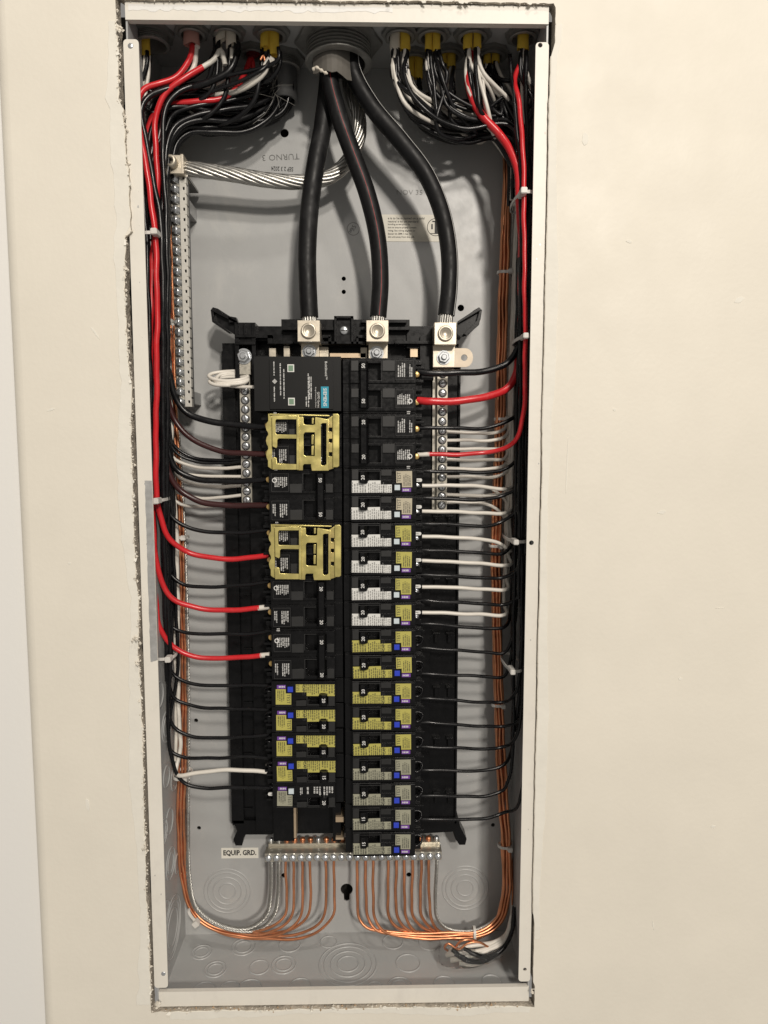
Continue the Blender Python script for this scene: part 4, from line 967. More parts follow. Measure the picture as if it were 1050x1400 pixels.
wire([(719, 70, .034), (719, 120, .030), (721, 200, .026), (723, 300, .026), (724, 420, .028), (723, 560, .030), (720, 720, .034), (714, 880, .040), (706, 1000, .048)], .0022, M_wb, 'rightmost black wire hanging straight from the lone right sheath', name='branch_wire')
wire([(712, 70, .035), (713, 95, .037), (715, 130, .040), (718, 170, .043)], .0017, M_ww, 'short white wire under the lone sheath nearest the right flange', name='neutral_wire')
# filler: further black wires in the shadow of the right-hand bundle
for k in range(16):
    bx = .1788-rr.uniform(0, .009); by = rr.uniform(.028, .088); zb_ = rr.uniform(.30, .60)
    P = [W(bx, by, zb_)]; z = zb_+.1
    while z < .76: P.append(W(bx+rr.uniform(-.002, .002), by+rr.uniform(-.002, .002), z)); z += .11
    P += bundle_top(bx, by, rr, SR[(k*3+1) % len(SR)])
    wire(P, .0018, M_wb, 'black wire buried in the dark vertical bundle along the right wall', group='buried black wires on the right', name='branch_wire')

# more loops crowding the top right corner
for k in range(12):
    s = SR[(k*5+2) % len(SR)]; bx = .172-rr.uniform(0, .012); by = rr.uniform(.03, .075); zl = at(640, rr.uniform(160, 200), .05).z
    P = [W(s.x, s.y, s.z+.004), W(s.x+rr.uniform(-.002, .002), s.y, s.z-.004), W(s.x+rr.uniform(-.003, .005), s.y+rr.uniform(-.006, .006), s.z-.022), W(s.x+.012+rr.uniform(-.004, .006), s.y+rr.uniform(-.008, .006), zl+.016), W((s.x+bx)/2+rr.uniform(-.008, .008), (s.y+by)/2, zl), W(bx-.014, by, zl+rr.uniform(-.004, .006)), W(bx-.002, by, zl-.016), W(bx, by, zl-.06)]
    wt = k % 4 == 3; nm = ['pale leftmost sheath', 'yellow sheath beside the pale one', 'left narrow yellow sheath', 'right narrow yellow sheath', 'broad sheath above the red wire', 'sheath right of the broad one', 'lone sheath by the flange', 'left lowest-hanging sheath', 'right lowest-hanging sheath', 'left rear sheath behind the narrow pair', 'long rear sheath behind the narrow pair', 'left rear dim twin sheath', 'right rear dim twin sheath'][(k*5+2) % len(SR)]
    wire(P, .0019, M_ww if wt else M_wb, 'tangled %s wire half hidden among others under the %s' % ('white' if wt else 'black', nm), group='tangled wires at the top right', name='neutral_wire' if wt else 'branch_wire')
# ---- right side whites
wy = [(590, 592, 586, '1'), (602, 602, 597, '2'), (613.5, 614, 612, '3'), (628, 629, 627, '4'), (640, 641, 637, '5'), (652, 652, 648, '6'), (676, 677, 675, '7')]
for i, (ya, yb, yc, nm) in enumerate(wy):
    bx = fx(694+rr.uniform(0, 6), 600, .072); by = rr.uniform(.066, .080); zc = at(690, yc, .066).z
    P = [(610, ya, .058), (640, yb, .062), (672, yb, .066), (689, yc, .068), W(bx, by, zc+.012), W(bx+.001, by, zc+.04)]
    z = zc+.11
    while z < .76: P.append(W(bx+.003*(z-.5)/.2+rr.uniform(-.001, .001), by, z)); z += .1
    P += bundle_top(bx+.003, by, rr, SR[(i*4+2) % len(SR)])
    wire(P, .0017, M_ww, 'white wire on the %s used screw of the right neutral bar from the top' % ORD[i], group='white wires on the right neutral bar', name='neutral_wire')
for i, P in enumerate([[(577, 664, .041), (620, 664, .042), (660, 665, .048), (690, 669, .056), (699, 666, .064), (700, 648, .068)],
                       [(577, 699, .041), (620, 700, .042), (660, 701, .048), (688, 702, .055), (699, 696, .062), (700, 672, .068)],
                       [(577, 733.5, .041), (620, 735, .042), (660, 737, .046), (682, 743, .052), (698, 753, .058), (698, 742, .066), (697, 715, .070)],
                       [(577, 766.5, .041), (620, 768, .042), (660, 771, .046), (690, 773, .050), (699, 770, .056), (694, 757, .062), (694, 730, .068)],
                       [(577, 802.5, .041), (620, 803.5, .042), (660, 805, .046), (688, 807, .050), (694.5, 803, .055), (692, 790, .062), (692, 760, .068)],
                       [(577, 837.5, .041), (620, 838.5, .042), (660, 840, .046), (686, 842, .050), (693, 838, .055), (689, 826, .062), (690, 795, .068)]]):
    e = pts(P)[-1]; P = P+[W(e.x+.001, .070, e.z+.05)]
    z = e.z+.12
    while z < .76: P.append(W(e.x+.006*(z-e.z)/.3+rr.uniform(-.001, .001), .072+rr.uniform(-.002, .002), z)); z += .1
    P += bundle_top(e.x+.006, .072, rr, SR[(i*4+1) % len(SR)])
    wire(P, .0019, M_ww, 'bright white wire into the %s white-labelled breaker from the top' % ORD[i], group='white wires into the white-labelled breakers', name='neutral_wire')
wire([(610, 687, .058), (640, 687, .062), (660, 688, .066), (676, 694, .068), (688, 705, .070), (696, 720, .072), (694, 760, .074)], .0017, M_ww, 'white wire curving down from the lowest screw of the right neutral bar', name='neutral_wire')
wire([(655, 664, .064), (672, 668, .066), (686, 678, .068), (695, 692, .070), (697, 720, .072), (694, 800, .074)], .0016, M_ww, 'white wire curving down through the right side above the bar end', name='neutral_wire')
# whites seen among the top right tangle
for k, P in enumerate([[(536, 66, .035), (537, 80, .038), (541, 98, .045), (550, 118, .055), (566, 140, .060), (600, 152, .062), (650, 155, .064), (690, 165, .066), W(.168, .06, .80)],
                       [(556, 66, .036), (555, 85, .040), (560, 105, .05), (575, 128, .058), (600, 145, .06), (650, 150, .062), W(.168, .062, .81)],
                       [(585, 68, .035), (586, 90, .036), (590, 115, .040), (595, 140, .048), (612, 156, .052), (660, 160, .056), W(.168, .058, .805)],
                       [(597, 69, .035), (598, 90, .036), (598, 112, .040), (602, 135, .046), (625, 150, .052), (670, 158, .058), W(.169, .060, .80)],
                       [(640, 66, .035), (642, 80, .034), (650, 97, .034), (664, 112, .038), (682, 130, .044), (698, 150, .05), W(.170, .055, .80)],
                       [(652, 66, .034), (654, 82, .032), (661, 100, .032), (677, 117, .036), (694, 134, .042), (705, 160, .05), W(.171, .055, .79)],
                       [(678, 85, .066), (681, 95, .062), (686, 106, .060), (694, 116, .060), (702, 130, .060)],
                       [(563, 106, .073), (567, 120, .070), (576, 132, .068), (595, 146, .066), (640, 154, .066), W(.165, .066, .81)],
                       [(617, 92, .066), (613, 105, .062), (612, 125, .060), (620, 142, .060), (650, 149, .062), W(.166, .062, .815)],
                       [(606, 86, .066), (606, 100, .062), (604, 120, .060), (612, 140, .060), (640, 146, .062), W(.166, .064, .82)]]):
    wire(P, .0018, M_ww, ['white wire below the pale leftmost right-hand sheath', 'white wire below the yellow sheath next to the pale one', 'white wire below the left narrow yellow sheath', 'white wire below the right narrow yellow sheath',
         'white wire sweeping right from the broad sheath above the red wire', 'upper white wire sweeping right past the thick red wire', 'short white wire under the rear dim yellow twin sheaths', 'white wire from the lowest-hanging sheaths', 'white wire from the longer rear sheath', 'white wire from the shorter rear sheath'][k], name='neutral_wire')
for k, P in enumerate([[(544, 66, .034), (545, 95, .036), (548, 130, .040), (558, 155, .044), (578, 172, .048), (605, 186, .052), (645, 190, .056), (680, 186, .058), W(.166, .06, .80)],
                       [(552, 66, .036), (556, 100, .04), (566, 135, .046), (585, 160, .05), (620, 175, .056), (670, 178, .058), W(.168, .06, .80)],
                       [(588, 69, .034), (590, 95, .035), (594, 125, .036), (597, 150, .036), (596, 165, .038), (603, 185, .042), (640, 196, .05), (676, 190, .055), W(.167, .058, .80)],
                       [(600, 69, .034), (606, 90, .034), (611, 100, .036), (606, 130, .034), (597, 160, .034), (600, 180, .038), (626, 192, .046), (668, 184, .054), W(.168, .06, .80)],
                       [(620, 92, .064), (617, 110, .05), (616, 140, .042), (617, 165, .042), (640, 178, .048), (680, 178, .055), W(.169, .058, .80)],
                       [(650, 66, .033), (651, 90, .031), (653, 120, .030), (657, 152, .032), (672, 168, .040), (695, 180, .05), W(.171, .055, .79)],
                       [(573, 107, .073), (577, 130, .068), (588, 152, .062), (620, 166, .06), (670, 170, .06), W(.168, .062, .80)],
                       [(668, 87, .066), (674, 102, .062), (690, 110, .058), (704, 112, .054), (712, 125, .050)],
                       [(560, 106, .072), (565, 135, .066), (580, 158, .060), (612, 170, .058), (665, 174, .058), W(.169, .06, .80)]]):
    wire(P, .0019, M_wb, ['outermost black loop under the pale right-hand sheath', 'black wire looping from the yellow sheath beside the pale one', 'black wire crossing under the left narrow yellow sheath', 'black wire kinked below the right narrow yellow sheath',
         'black wire falling from the longer rear sheath', 'black wire falling in front of the thick red wire', 'black wire from the right lowest-hanging sheath', 'black wire running right under the rear twin sheaths', 'black wire from the left lowest-hanging sheath'][k], name='branch_wire')

# ---- right coppers
CT = [488.6, 500, 510.6, 531, 542, 553, 564, 576, 586.5]
for i, px in enumerate(CT):
    ix, iy = i % 3-1, i//3-1; a = rr.uniform(-1.5, 1.5); tw = rr.uniform(0, 6.28)
    def lane(p, q, y, k=1.0, ph=0.0):   # a place in the bundle, wandering a little
        return (p+ix*4.7*k+.8*math.sin(ph*2.1+tw), q, y-.006+iy*.0031+.0004*math.sin(ph*1.7+tw))
    def low(p, q, y): return (p, q+ix*3.6+(iy*.9), y+iy*.0030)
    P = [(px, 1166, .068), (px, 1182, .066), (px-.5+a*.5, 1228, .063), (px+2+a, 1254, .061), (px+13, 1270+ix*2, .060+iy*.002), low(px+38, 1278, .062), low(max(px+60, 622), 1280, .064), low(656, 1277, .067),
         (681+ix*2.6, 1260+ix*3.4, .072+iy*.0028), lane(692, 1222, .078, .9, 0), lane(692, 1160, .081, 1, 1), lane(686, 1060, .082, 1, 2), lane(682, 960, .082, .9, 3), lane(679.5, 860, .082, 1, 4), lane(678, 745, .082, .9, 5), lane(683, 610, .083, 1, 6), lane(686, 480, .083, 1, 7), lane(689, 373, .083, .85, 8), lane(692, 290, .083, .8, 9), lane(693, 235, .083, .7, 10), (690+ix*4, 190, .083), (680+ix*9+iy*4, 150, .08)]
    wire(P, .0015, M_cu, 'bare copper wire, %s from the left of the nine right-hand coppers' % ORD[i], group='bare copper wires of the right bundle', name='copper_wire', cat='copper wire')
rope([(597, 1166, .068), (597, 1182, .066), (595, 1230, .064), (598, 1256, .062), (612, 1270, .062), (650, 1272, .066), (682, 1252, .074), (697, 1215, .080), (697, 1150, .080), (690, 1060, .080), (686, 960, .080), (685, 860, .080), (687, 745, .081), (691, 610, .081), (694, 480, .080), (698, 373, .078), (702, 290, .076), (703, 230, .074)], .0013, 6, .0007, .02, 'bare grey stranded ground wire on the far right of the bottom bar', 'stranded_ground_wire', M_al, 'ground wire', parts=False)
for k in range(3):
    P = [(672+k*3, 1290, .055), (690+k, 1285, .058), (698, 1262, .066), (700-k, 1215, .076), (699, 1150, .08)]
    wire(P, .0012, M_cu if k < 1 else M_ww, ['loose copper wire rising from the bagged bundle', 'white wire rising from the bagged bundle', 'second white wire rising from the bagged bundle'][k], name='spare_wire')

# ---- left coppers
CL = [390.7, 401, 413, 423.5, 445, 456.5]
for i, px in enumerate(CL):
    ix, iy = 1-i % 3, i//3; tw = rr.uniform(0, 6.28)
    def lane(p, q, y, ph=0.0): return (p+ix*4.2+.7*math.sin(ph*2.1+tw), q, y+iy*.0032+.0004*math.sin(ph*1.7+tw))
    def low(p, q, y): return (p, q-ix*3.6+iy*1.5, y+iy*.0032)
    P = [(px, 1166, .068), (px, 1182, .066), (px+1, 1225, .063), (px-1, 1250, .060), (px-14, 1266-ix*2, .058+iy*.002), low(px-44, 1277, .059), low(322, 1275, .062), (286+ix*1.5, 1264-ix*3.4, .065+iy*.0032), (263+ix*3.2, 1240-ix*2.6, .069+iy*.0032), lane(252, 1203, .072, 0), lane(248, 1140, .074, 1), lane(249, 1040, .075, 2), lane(249, 930, .076, 3), lane(248, 830, .077, 4), lane(246, 735, .078, 5), lane(241, 640, .079, 6), lane(237, 560, .080, 7), lane(233, 440, .083, 8), lane(229, 320, .085, 9), (226+ix*2, 220, .086), (228+ix*4, 160, .084)]
    wire(P, .0014, M_cu, 'bare copper wire, %s from the left of the six left-hand coppers' % ORD[i], group='bare copper wires of the left bundle', name='copper_wire', cat='copper wire')
for i, px in enumerate((370.7, 381)):
    P = [(px, 1166, .068), (px, 1182, .066), (px-1, 1225, .065), (px-6, 1250, .062), (px-22, 1265+i*3, .060), (330+i*6, 1270+i*3, .060), (296+i*2, 1262+i*3, .062), (268, 1240+i*3, .066), (259-i*2, 1200, .072), (257, 1140, .076), (257-i*2, 1040, .079), (257-i*2, 930, .080), (255-i*2, 830, .081), (252-i*2, 735, .082), (247-i*2, 640, .083), (241, 560, .085), (236, 440, .087)]
    rope(P, .0015, 6, .0008, .02, ['grey stranded ground wire on the leftmost bottom bar screw', 'grey stranded ground wire on the second bottom bar screw'][i], 'stranded_ground_wire', M_al, 'ground wire', parts=False)

# ---- left side: reds
wire([W(SL[1].x, .036, .90), (263, 62, .036), (259, 82, .034), (243, 103, .030), (215, 115, .026), (197, 122, .022), (189.5, 135, .020), (190, 160, .020), (195, 200, .019), (204, 255, .019), (211, 310, .020), (214.5, 380, .021), (214.5, 480, .022), (213.5, 580, .024), (213.5, 660, .026), (219, 705, .030), (233, 738, .036), (262, 757, .042), (310, 764, .044), (345, 762, .044), (368, 759, .042)], .0026, M_wr, 'red wire from the pinkish sheath down to the lower gold bracket breaker', name='red_wire', n=12)
wire([(277, 92, .034), (262, 101, .031), (240, 115, .028), (222, 134, .028), (213, 165, .030), (213, 210, .031), (216, 250, .033), (214, 300, .036), (209, 350, .038), (206.5, 440, .038), (205.5, 560, .036), (207, 660, .034), (211, 740, .032), (217, 782, .034), (232, 815, .038), (268, 831, .043), (310, 834, .045), (340, 832.5, .044), (355, 831, .043)], .0026, M_wr, 'red wire with white tip, middle of three red wires on the left', name='red_wire', n=12, tip=[(353, 831.3, .0432), (361, 830.5, .043), (369, 829.5, .042)])
wire([W(SL[3].x-.006, .036, .885), (302, 68, .036), (293, 80, .035), (283, 88, .0345), (276, 92.5, .034)], .0023, M_ww, 'white wire continuing into red tape under the white sheaths', name='neutral_wire')
wire([W(SL[4].x, .066, .89), (344, 80, .062), (334, 102, .056), (322, 122, .050), (300, 136, .046), (270, 138, .042), (240, 142, .040), (215, 152, .040), (202, 180, .042), (199, 230, .044), (200, 300, .044), (202, 400, .042), (203, 520, .040), (204, 640, .038), (208, 740, .036), (213, 820, .036), (219, 858, .038), (236, 884, .042), (270, 898, .045), (310, 900, .046), (340, 898, .045), (358, 896, .043)], .0025, M_wr, 'lowest red wire on the left, ending at the breaker above the yellow labels', name='red_wire', n=12, tip=[(356, 896.2, .0432), (362, 895.7, .043), (369, 895, .042)])

# ---- left side: blacks and whites
def topleft(bx, by, rd, S):
    zl = at(300, rd.uniform(128, 168), .06).z; s = S
    return [W(bx, by, .79), W(bx+.004, by, .812), W(bx+.020, by*.6+.022, zl), W(bx*.6+s.x*.4, by*.5+s.y*.5, zl-.002+rd.uniform(-.006, .006)), W(s.x-.008, s.y+rd.uniform(-.004, .004), zl+.014), W(s.x, s.y, max(zl+.018, s.z-.006)), W(s.x, s.y, s.z+.004)]
PIPE = Vector((fx(388, 130, .078), .078, at(388, 122, .078).z))
lw = [
 ([(232, 512, .046), (238, 540, .048), (254, 563, .050), (292, 577, .050), (335, 582, .047), (368, 584, .043)], .0032, M_wb, 'thick black wire curving into the upper gold bracket breaker, highest on the left'),
 ([(230, 548, .050), (240, 576, .052), (262, 600, .052), (300, 616, .051), (340, 620.5, .048), (368, 621, .043)], .0028, M_wdr, 'dark reddish-brown wire into the upper gold bracket breaker'),
 ([(231, 590, .056), (240, 612, .058), (262, 625, .060), (300, 629, .060), (329, 628, .060)], .0017, M_wb, 'upper of two thin glossy black wires ending at the left neutral bar'),
 ([(230, 602, .055), (243, 620, .057), (268, 631, .060), (305, 633.5, .060), (329, 630.5, .060)], .0017, M_wb, 'lower of two thin glossy black wires ending at the left neutral bar'),
 ([(231, 612, .060), (240, 629, .062), (266, 638, .064), (305, 640, .062), (330, 638.5, .060)], .0018, M_ww, 'uppermost white wire sweeping onto the left neutral bar'),
 ([(236, 640, .064), (262, 650, .066), (300, 651, .064), (330, 651.5, .060)], .0016, M_ww, 'white wire half hidden above the thick black one to the left bar'),
 ([(230, 612, .046), (240, 640, .048), (264, 654, .050), (305, 658, .050), (340, 657, .047), (368, 655, .043)], .0030, M_wb, 'thick black wire to the left breaker marked 50, upper pole'),
 ([(236, 636, .062), (246, 654, .063), (266, 662, .064), (300, 665, .062), (330, 664, .060)], .0017, M_ww, 'white wire just below the thick black one on the left bar'),
 ([(225, 620, .060), (229, 654, .061), (244, 674, .063), (270, 681, .064), (305, 679.5, .062), (330, 677, .060)], .0017, M_ww, 'lowest white wire landing on the left neutral bar'),
 ([(226, 618, .044), (231, 648, .046), (248, 672, .049), (276, 686, .050), (312, 691, .050), (345, 691.5, .047), (368, 690, .043)], .0030, M_wdr, 'thick reddish-brown wire to the left breaker marked 50, lower pole'),
 ([(226, 650, .062), (231, 676, .064), (246, 689, .066), (270, 692, .068), (300, 692, .068), (330, 690, .068)], .0017, M_ww, 'white wire dipping below the end of the left neutral bar'),
 ([(226, 680, .046), (234, 706, .048), (258, 721, .050), (298, 728, .050), (335, 728, .048), (368, 724, .043)], .0020, M_wb, 'thin black wire into the lower gold bracket breaker'),
 ([(226, 756, .050), (232, 783, .050), (250, 798, .050), (282, 803, .050), (325, 800, .048), (368, 795, .043)], .0019, M_wb, 'thin black wire between the upper and middle red wires on the left'),
 ([(226, 826, .050), (234, 856, .050), (258, 865, .050), (300, 867, .049), (340, 866, .047), (368, 863, .043)], .0019, M_wb, 'thin black wire between the middle and lowest red wires on the left'),
 ([(229, 890, .048), (235, 920, .050), (252, 932, .050), (292, 937, .049), (335, 937, .047), (370, 937, .043)], .0018, M_wb, 'first thin black wire below the lowest red wire on the left'),
 ([(230, 920, .048), (238, 953, .050), (264, 965, .050), (310, 969, .049), (340, 969, .047), (370, 970, .043)], .0018, M_wb, 'second thin black wire below the lowest red wire on the left'),
 ([(230, 955, .048), (238, 994, .050), (262, 1006, .050), (310, 1009, .049), (340, 1006.5, .047), (370, 1004, .043)], .0018, M_wb, 'third thin black wire below the lowest red wire on the left'),
 ([(231, 990, .050), (234, 1026, .052), (250, 1035, .052), (290, 1036.5, .050), (335, 1034, .047), (370, 1037, .043)], .0018, M_wb, 'thin black wire just above the white wire at lower left'),
 ([(229, 980, .044), (234, 1030, .046), (241, 1058, .047), (254, 1072, .048), (282, 1077, .049), (330, 1076.5, .047), (372, 1077, .042)], .0019, M_wb, 'lowest thin black wire on the left, below the white one'),
]
rl = random.Random(4)
SRC = [SL[0], SL[2], SL[3], SL[5], SL[6], PIPE, PIPE, PIPE, PIPE]
for i, (P, r, mt, lb) in enumerate(lw):
    s = pts([P[0]])[0]; bx = fx(222+rl.uniform(0, 9), 480, .05); by = s.y+rl.uniform(-.006, .010); z = s.z+.05
    up = []
    while z < .765: up.append(W(bx+rl.uniform(-.0012, .0012)-.006*max(0, (z-.55))/.2, by+rl.uniform(-.0015, .0015), z)); z += .09
    xt = bx-.006 if not up else up[-1].x
    up += topleft(xt, by, rl, W(fx(325, 90, .086)+rl.uniform(-.01, .01), .086, .885) if mt == M_ww else (PIPE if (i % 3 or mt == M_wdr) else SRC[rl.randint(0, 4)])+Vector((rl.uniform(-.008, .008), rl.uniform(-.006, .006), 0)))
    wire(list(reversed(up))+P, r, mt, lb, group='white wires on the left side' if mt == M_ww else 'black branch wires on the left side', name='neutral_wire' if mt == M_ww else 'branch_wire')
# white wire to the fourth yellow breaker, coming down and hooking back
wire([(232, 560, .066), (236, 640, .066), (241, 720, .066), (243, 820, .066), (243.5, 920, .065), (245, 990, .064), (246.5, 1020, .062), (244, 1040, .058), (240.5, 1056, .052), (246, 1060, .046), (268, 1056.5, .044), (310, 1053, .043), (345, 1053.5, .043), (369, 1056, .043)], .0021, M_ww, 'white wire hooking back into the lowest yellow-labelled left breaker', name='neutral_wire', n=10)
wire([(227, 560, .068), (228, 640, .068), (234, 700, .068), (238, 800, .068), (240, 900, .068), (241, 980, .067), (240, 1040, .064)], .0018, M_ww, 'long white wire running down beside the left copper bundle', name='neutral_wire')
# visible curves in the top left tangle
for k, (P, r, mt, lb) in enumerate([
 ([W(SL[0].x, .040, .895), (197, 80, .040), (196, 100, .040), (195, 118, .041), (194, 150, .042), (196, 200, .043)], .0020, M_ww, 'white wire under the lone far-left yellow sheath'),
 ([W(SL[0].x+.003, .040, .895), (203, 82, .041), (202, 105, .042), (199, 130, .043), (197, 170, .044)], .0017, M_ww, 'second white wire under the lone far-left yellow sheath'),
 ([W(SL[0].x-.003, .040, .895), (193, 90, .039), (190, 115, .036), (189, 150, .034), (193, 220, .030), (199, 300, .030), (203, 400, .030), (206, 520, .030), (208, 640, .032), (213, 760, .038)], .0020, M_wb, 'black wire hugging the inside of the left flange'),
 ([W(SL[1].x+.006, .035, .90), (268, 64, .036), (267, 84, .036), (262, 97, .036), (252, 106, .037), (240, 112, .038)], .0023, M_ww, 'white wire beside the red one under the pinkish sheath'),
 ([(243, 118, .030), (222, 123, .026), (204, 132, .022), (194.5, 146, .021), (195, 170, .021), (204, 215, .022), (213, 262, .023), (220, 310, .024), (222.5, 380, .024), (223, 480, .026), (223, 580, .030), (224, 700, .034), (226, 820, .040), (229, 930, .044)], .0026, M_wb, 'thick black wire crossing in front at the top left beside the red wire'),
 ([(262, 118, .034), (245, 125, .031), (230, 140, .029), (223.5, 165, .028), (223, 210, .028), (226, 270, .028), (228.5, 340, .028), (229, 440, .030), (229, 540, .034), (228, 640, .038), (227, 760, .044), (228, 880, .046), (231, 960, .046)], .0024, M_wb, 'thick black wire right of the bright red one at the top left'),
 ([PIPE+Vector((0, 0, .02)), (380, 128, .074), (358, 150, .066), (320, 165, .056), (280, 164, .046), (250, 172, .040), (234, 192, .038), (229, 230, .038), (229, 300, .038), (230, 400, .038), (230, 500, .040)], .0024, M_wb, 'glossy black wire sweeping from the rear conduit above the ground bar lug'),
 ([PIPE+Vector((-.006, -.006, .02)), (374, 128, .066), (350, 142, .058), (310, 150, .050), (268, 158, .042), (240, 172, .036), (228, 200, .034), (226, 260, .034), (227, 360, .034), (227, 480, .036)], .0024, M_wb, 'black wire with long highlight arcing over the left bundle'),
 ([PIPE+Vector((.004, .004, .02)), (386, 135, .078), (372, 160, .074), (340, 180, .068), (300, 182, .060), (262, 176, .052), (240, 188, .048), (231, 220, .046), (230, 300, .046), (231, 420, .046)], .0022, M_wb, 'lowest black wire sagging from the rear conduit'),
 ([PIPE+Vector((-.003, .002, .02)), (379, 132, .074), (360, 156, .070), (325, 173, .062), (285, 174, .054), (256, 174, .048), (238, 190, .044), (230, 230, .042), (230, 320, .042)], .0024, M_wb, 'black wire just above the lowest sagging one'),
 ([PIPE+Vector((.006, -.004, .02)), (383, 138, .07), (366, 164, .066), (330, 181, .06), (292, 180, .054), (258, 182, .05), (241, 198, .047), (235, 240, .046)], .0022, M_wb, 'black wire beside the lowest sagging one'),
 ([PIPE+Vector((-.004, -.002, .02)), (372, 118, .066), (345, 130, .056), (300, 140, .048), (262, 146, .042), (236, 158, .040), (224, 190, .040), (222, 260, .040), (223, 380, .040)], .0022, M_wb, 'black wire high in the left tangle'),
 ([W(SL[3].x, .036, .89), (317, 66, .037), (316, 90, .040), (306, 108, .044), (285, 117, .046), (262, 120, .046)], .0017, M_ww, 'slim white wire curving under the right off-white sheath'),
 ([W(SL[2].x, .036, .89), (303, 62, .037), (305, 85, .041), (303, 105, .045), (290, 116, .048), (265, 122, .048)], .0014, M_al, 'slim bare wire curving under the left off-white sheath'),
 ([W(SL[2].x-.004, .036, .89), (297, 66, .037), (290, 90, .038), (284, 110, .042), (268, 122, .044), (244, 130, .044)], .0022, M_wb, 'black wire dropping from the left off-white sheath'),
 ([W(SL[5].x, .036, .89), (364, 78, .037), (352, 102, .042), (336, 122, .048), (308, 134, .050), (270, 140, .048)], .0021, M_wb, 'black wire dropping from the shorter left yellow sheath'),
 ([W(SL[6].x, .036, .885), (371, 80, .035), (362, 98, .036), (346, 113, .039), (327, 124, .044), (300, 130, .050), (276, 130, .052)], .0022, M_ww, 'bright white wire curving down from the longer left yellow sheath'),
 ([W(SL[6].x-.003, .035, .885), (367, 80, .034), (358, 96, .035), (343, 111, .038), (325, 123, .043)], .0018, M_ww, 'second white wire beneath the longer left yellow sheath'),
 ([W(SL[6].x-.008, .035, .885), (360, 76, .034), (356, 82, .034)], .0011, M_cu, 'cut bare copper end beside the longer left yellow sheath'),
]): wire(P, r, mt, lb, name='neutral_wire' if mt == M_ww else ('copper_wire' if mt in (M_cu, M_al) else 'branch_wire'), n=10)
# extra black wires hidden in the left bundle
for k in range(16):
    bx = fx(214+rl.uniform(-10, 14), 400, .06); by = rl.uniform(.045, .086); z = rl.uniform(.35, .55); P = []
    while z < .765: P.append(W(bx+rl.uniform(-.0015, .0015)-.008*max(0, (z-.55))/.2, by+rl.uniform(-.002, .002), z)); z += .09
    P += topleft(P[-1].x if P else bx, by, rl, PIPE+Vector((rl.uniform(-.009, .009), rl.uniform(-.009, .009), 0)))
    wire(P, .0021, M_wb, 'black wire buried in the dark vertical bundle along the left wall', group='buried black wires on the left', name='branch_wire')
# more wires crowding the top left corner
for k in range(12):
    s = (SL[(0, 2, 3, 5, 6)[k % 5]] if k < 6 else PIPE)+Vector((rl.uniform(-.006, .006), rl.uniform(-.004, .004), 0)); bx = fx(214+rl.uniform(-8, 18), 250, .05); by = rl.uniform(.035, .08); zl = at(300, rl.uniform(118, 170), .06).z
    P = [W(s.x, s.y, s.z+.004), W(s.x, s.y, s.z-.006), W(s.x-.008, s.y+.004, min(s.z-.016, zl+.014)), W(s.x*.6+bx*.4, s.y*.5+by*.5, zl+rl.uniform(-.004, .004)), W(bx+.022, by, zl-.004), W(bx+.005, by, zl-.018), W(bx, by, zl-.05), W(bx, by, zl-.12)]
    wire(P, .0021, M_wb, 'black wire tangled among the others at the top left', group='tangled wires at the top left', name='branch_wire')
# frayed fibre at the conduit mouth
m = MB(); rf = random.Random(2); c0 = at(374, 128, .062)
for k in range(15):
    a = rf.uniform(-1, 1); b = rf.uniform(-1, 1); p = c0+Vector((rf.uniform(-.003, .003), rf.uniform(-.003, .003), rf.uniform(-.010, .006)))
    L_ = rf.uniform(.010, .026); d = Vector((a*.8, b*.4-.2, rf.uniform(-1, .9))).normalized()
    m.tube([p, p+d*L_*.5+Vector((rf.uniform(-.002, .002), 0, rf.uniform(-.002, .002))), p+d*L_+Vector((rf.uniform(-.004, .004), 0, -.002))], .00018, 4)
o = m.obj('frayed_fibres', M_fib); tag(o, 'frayed pale fibre ends sticking out at the rear conduit mouth', 'frayed fibres')
# surge protector pigtail coiled in loops
P = [at(352, 529, .044), at(335, 529, .046), at(312, 528, .048)]
for a in range(0, 3*360+181, 30):
    t = math.radians(90+a); k = a/360; rx_ = (26, 20, 17, 28)[min(3, int(k+.5))] if math.cos(t) < 0 else 26; P.append(at(313+rx_*math.cos(t), 522-k*2.4+5.5*math.sin(t), .050-.007*math.sin(t)+.0005*k))
P += [at(330, 508.5, .057), at(341, 512, .057)]
wire(P, .0017, M_ww, 'coiled white pigtail wire beside the surge protector', name='pigtail_wire', n=10)

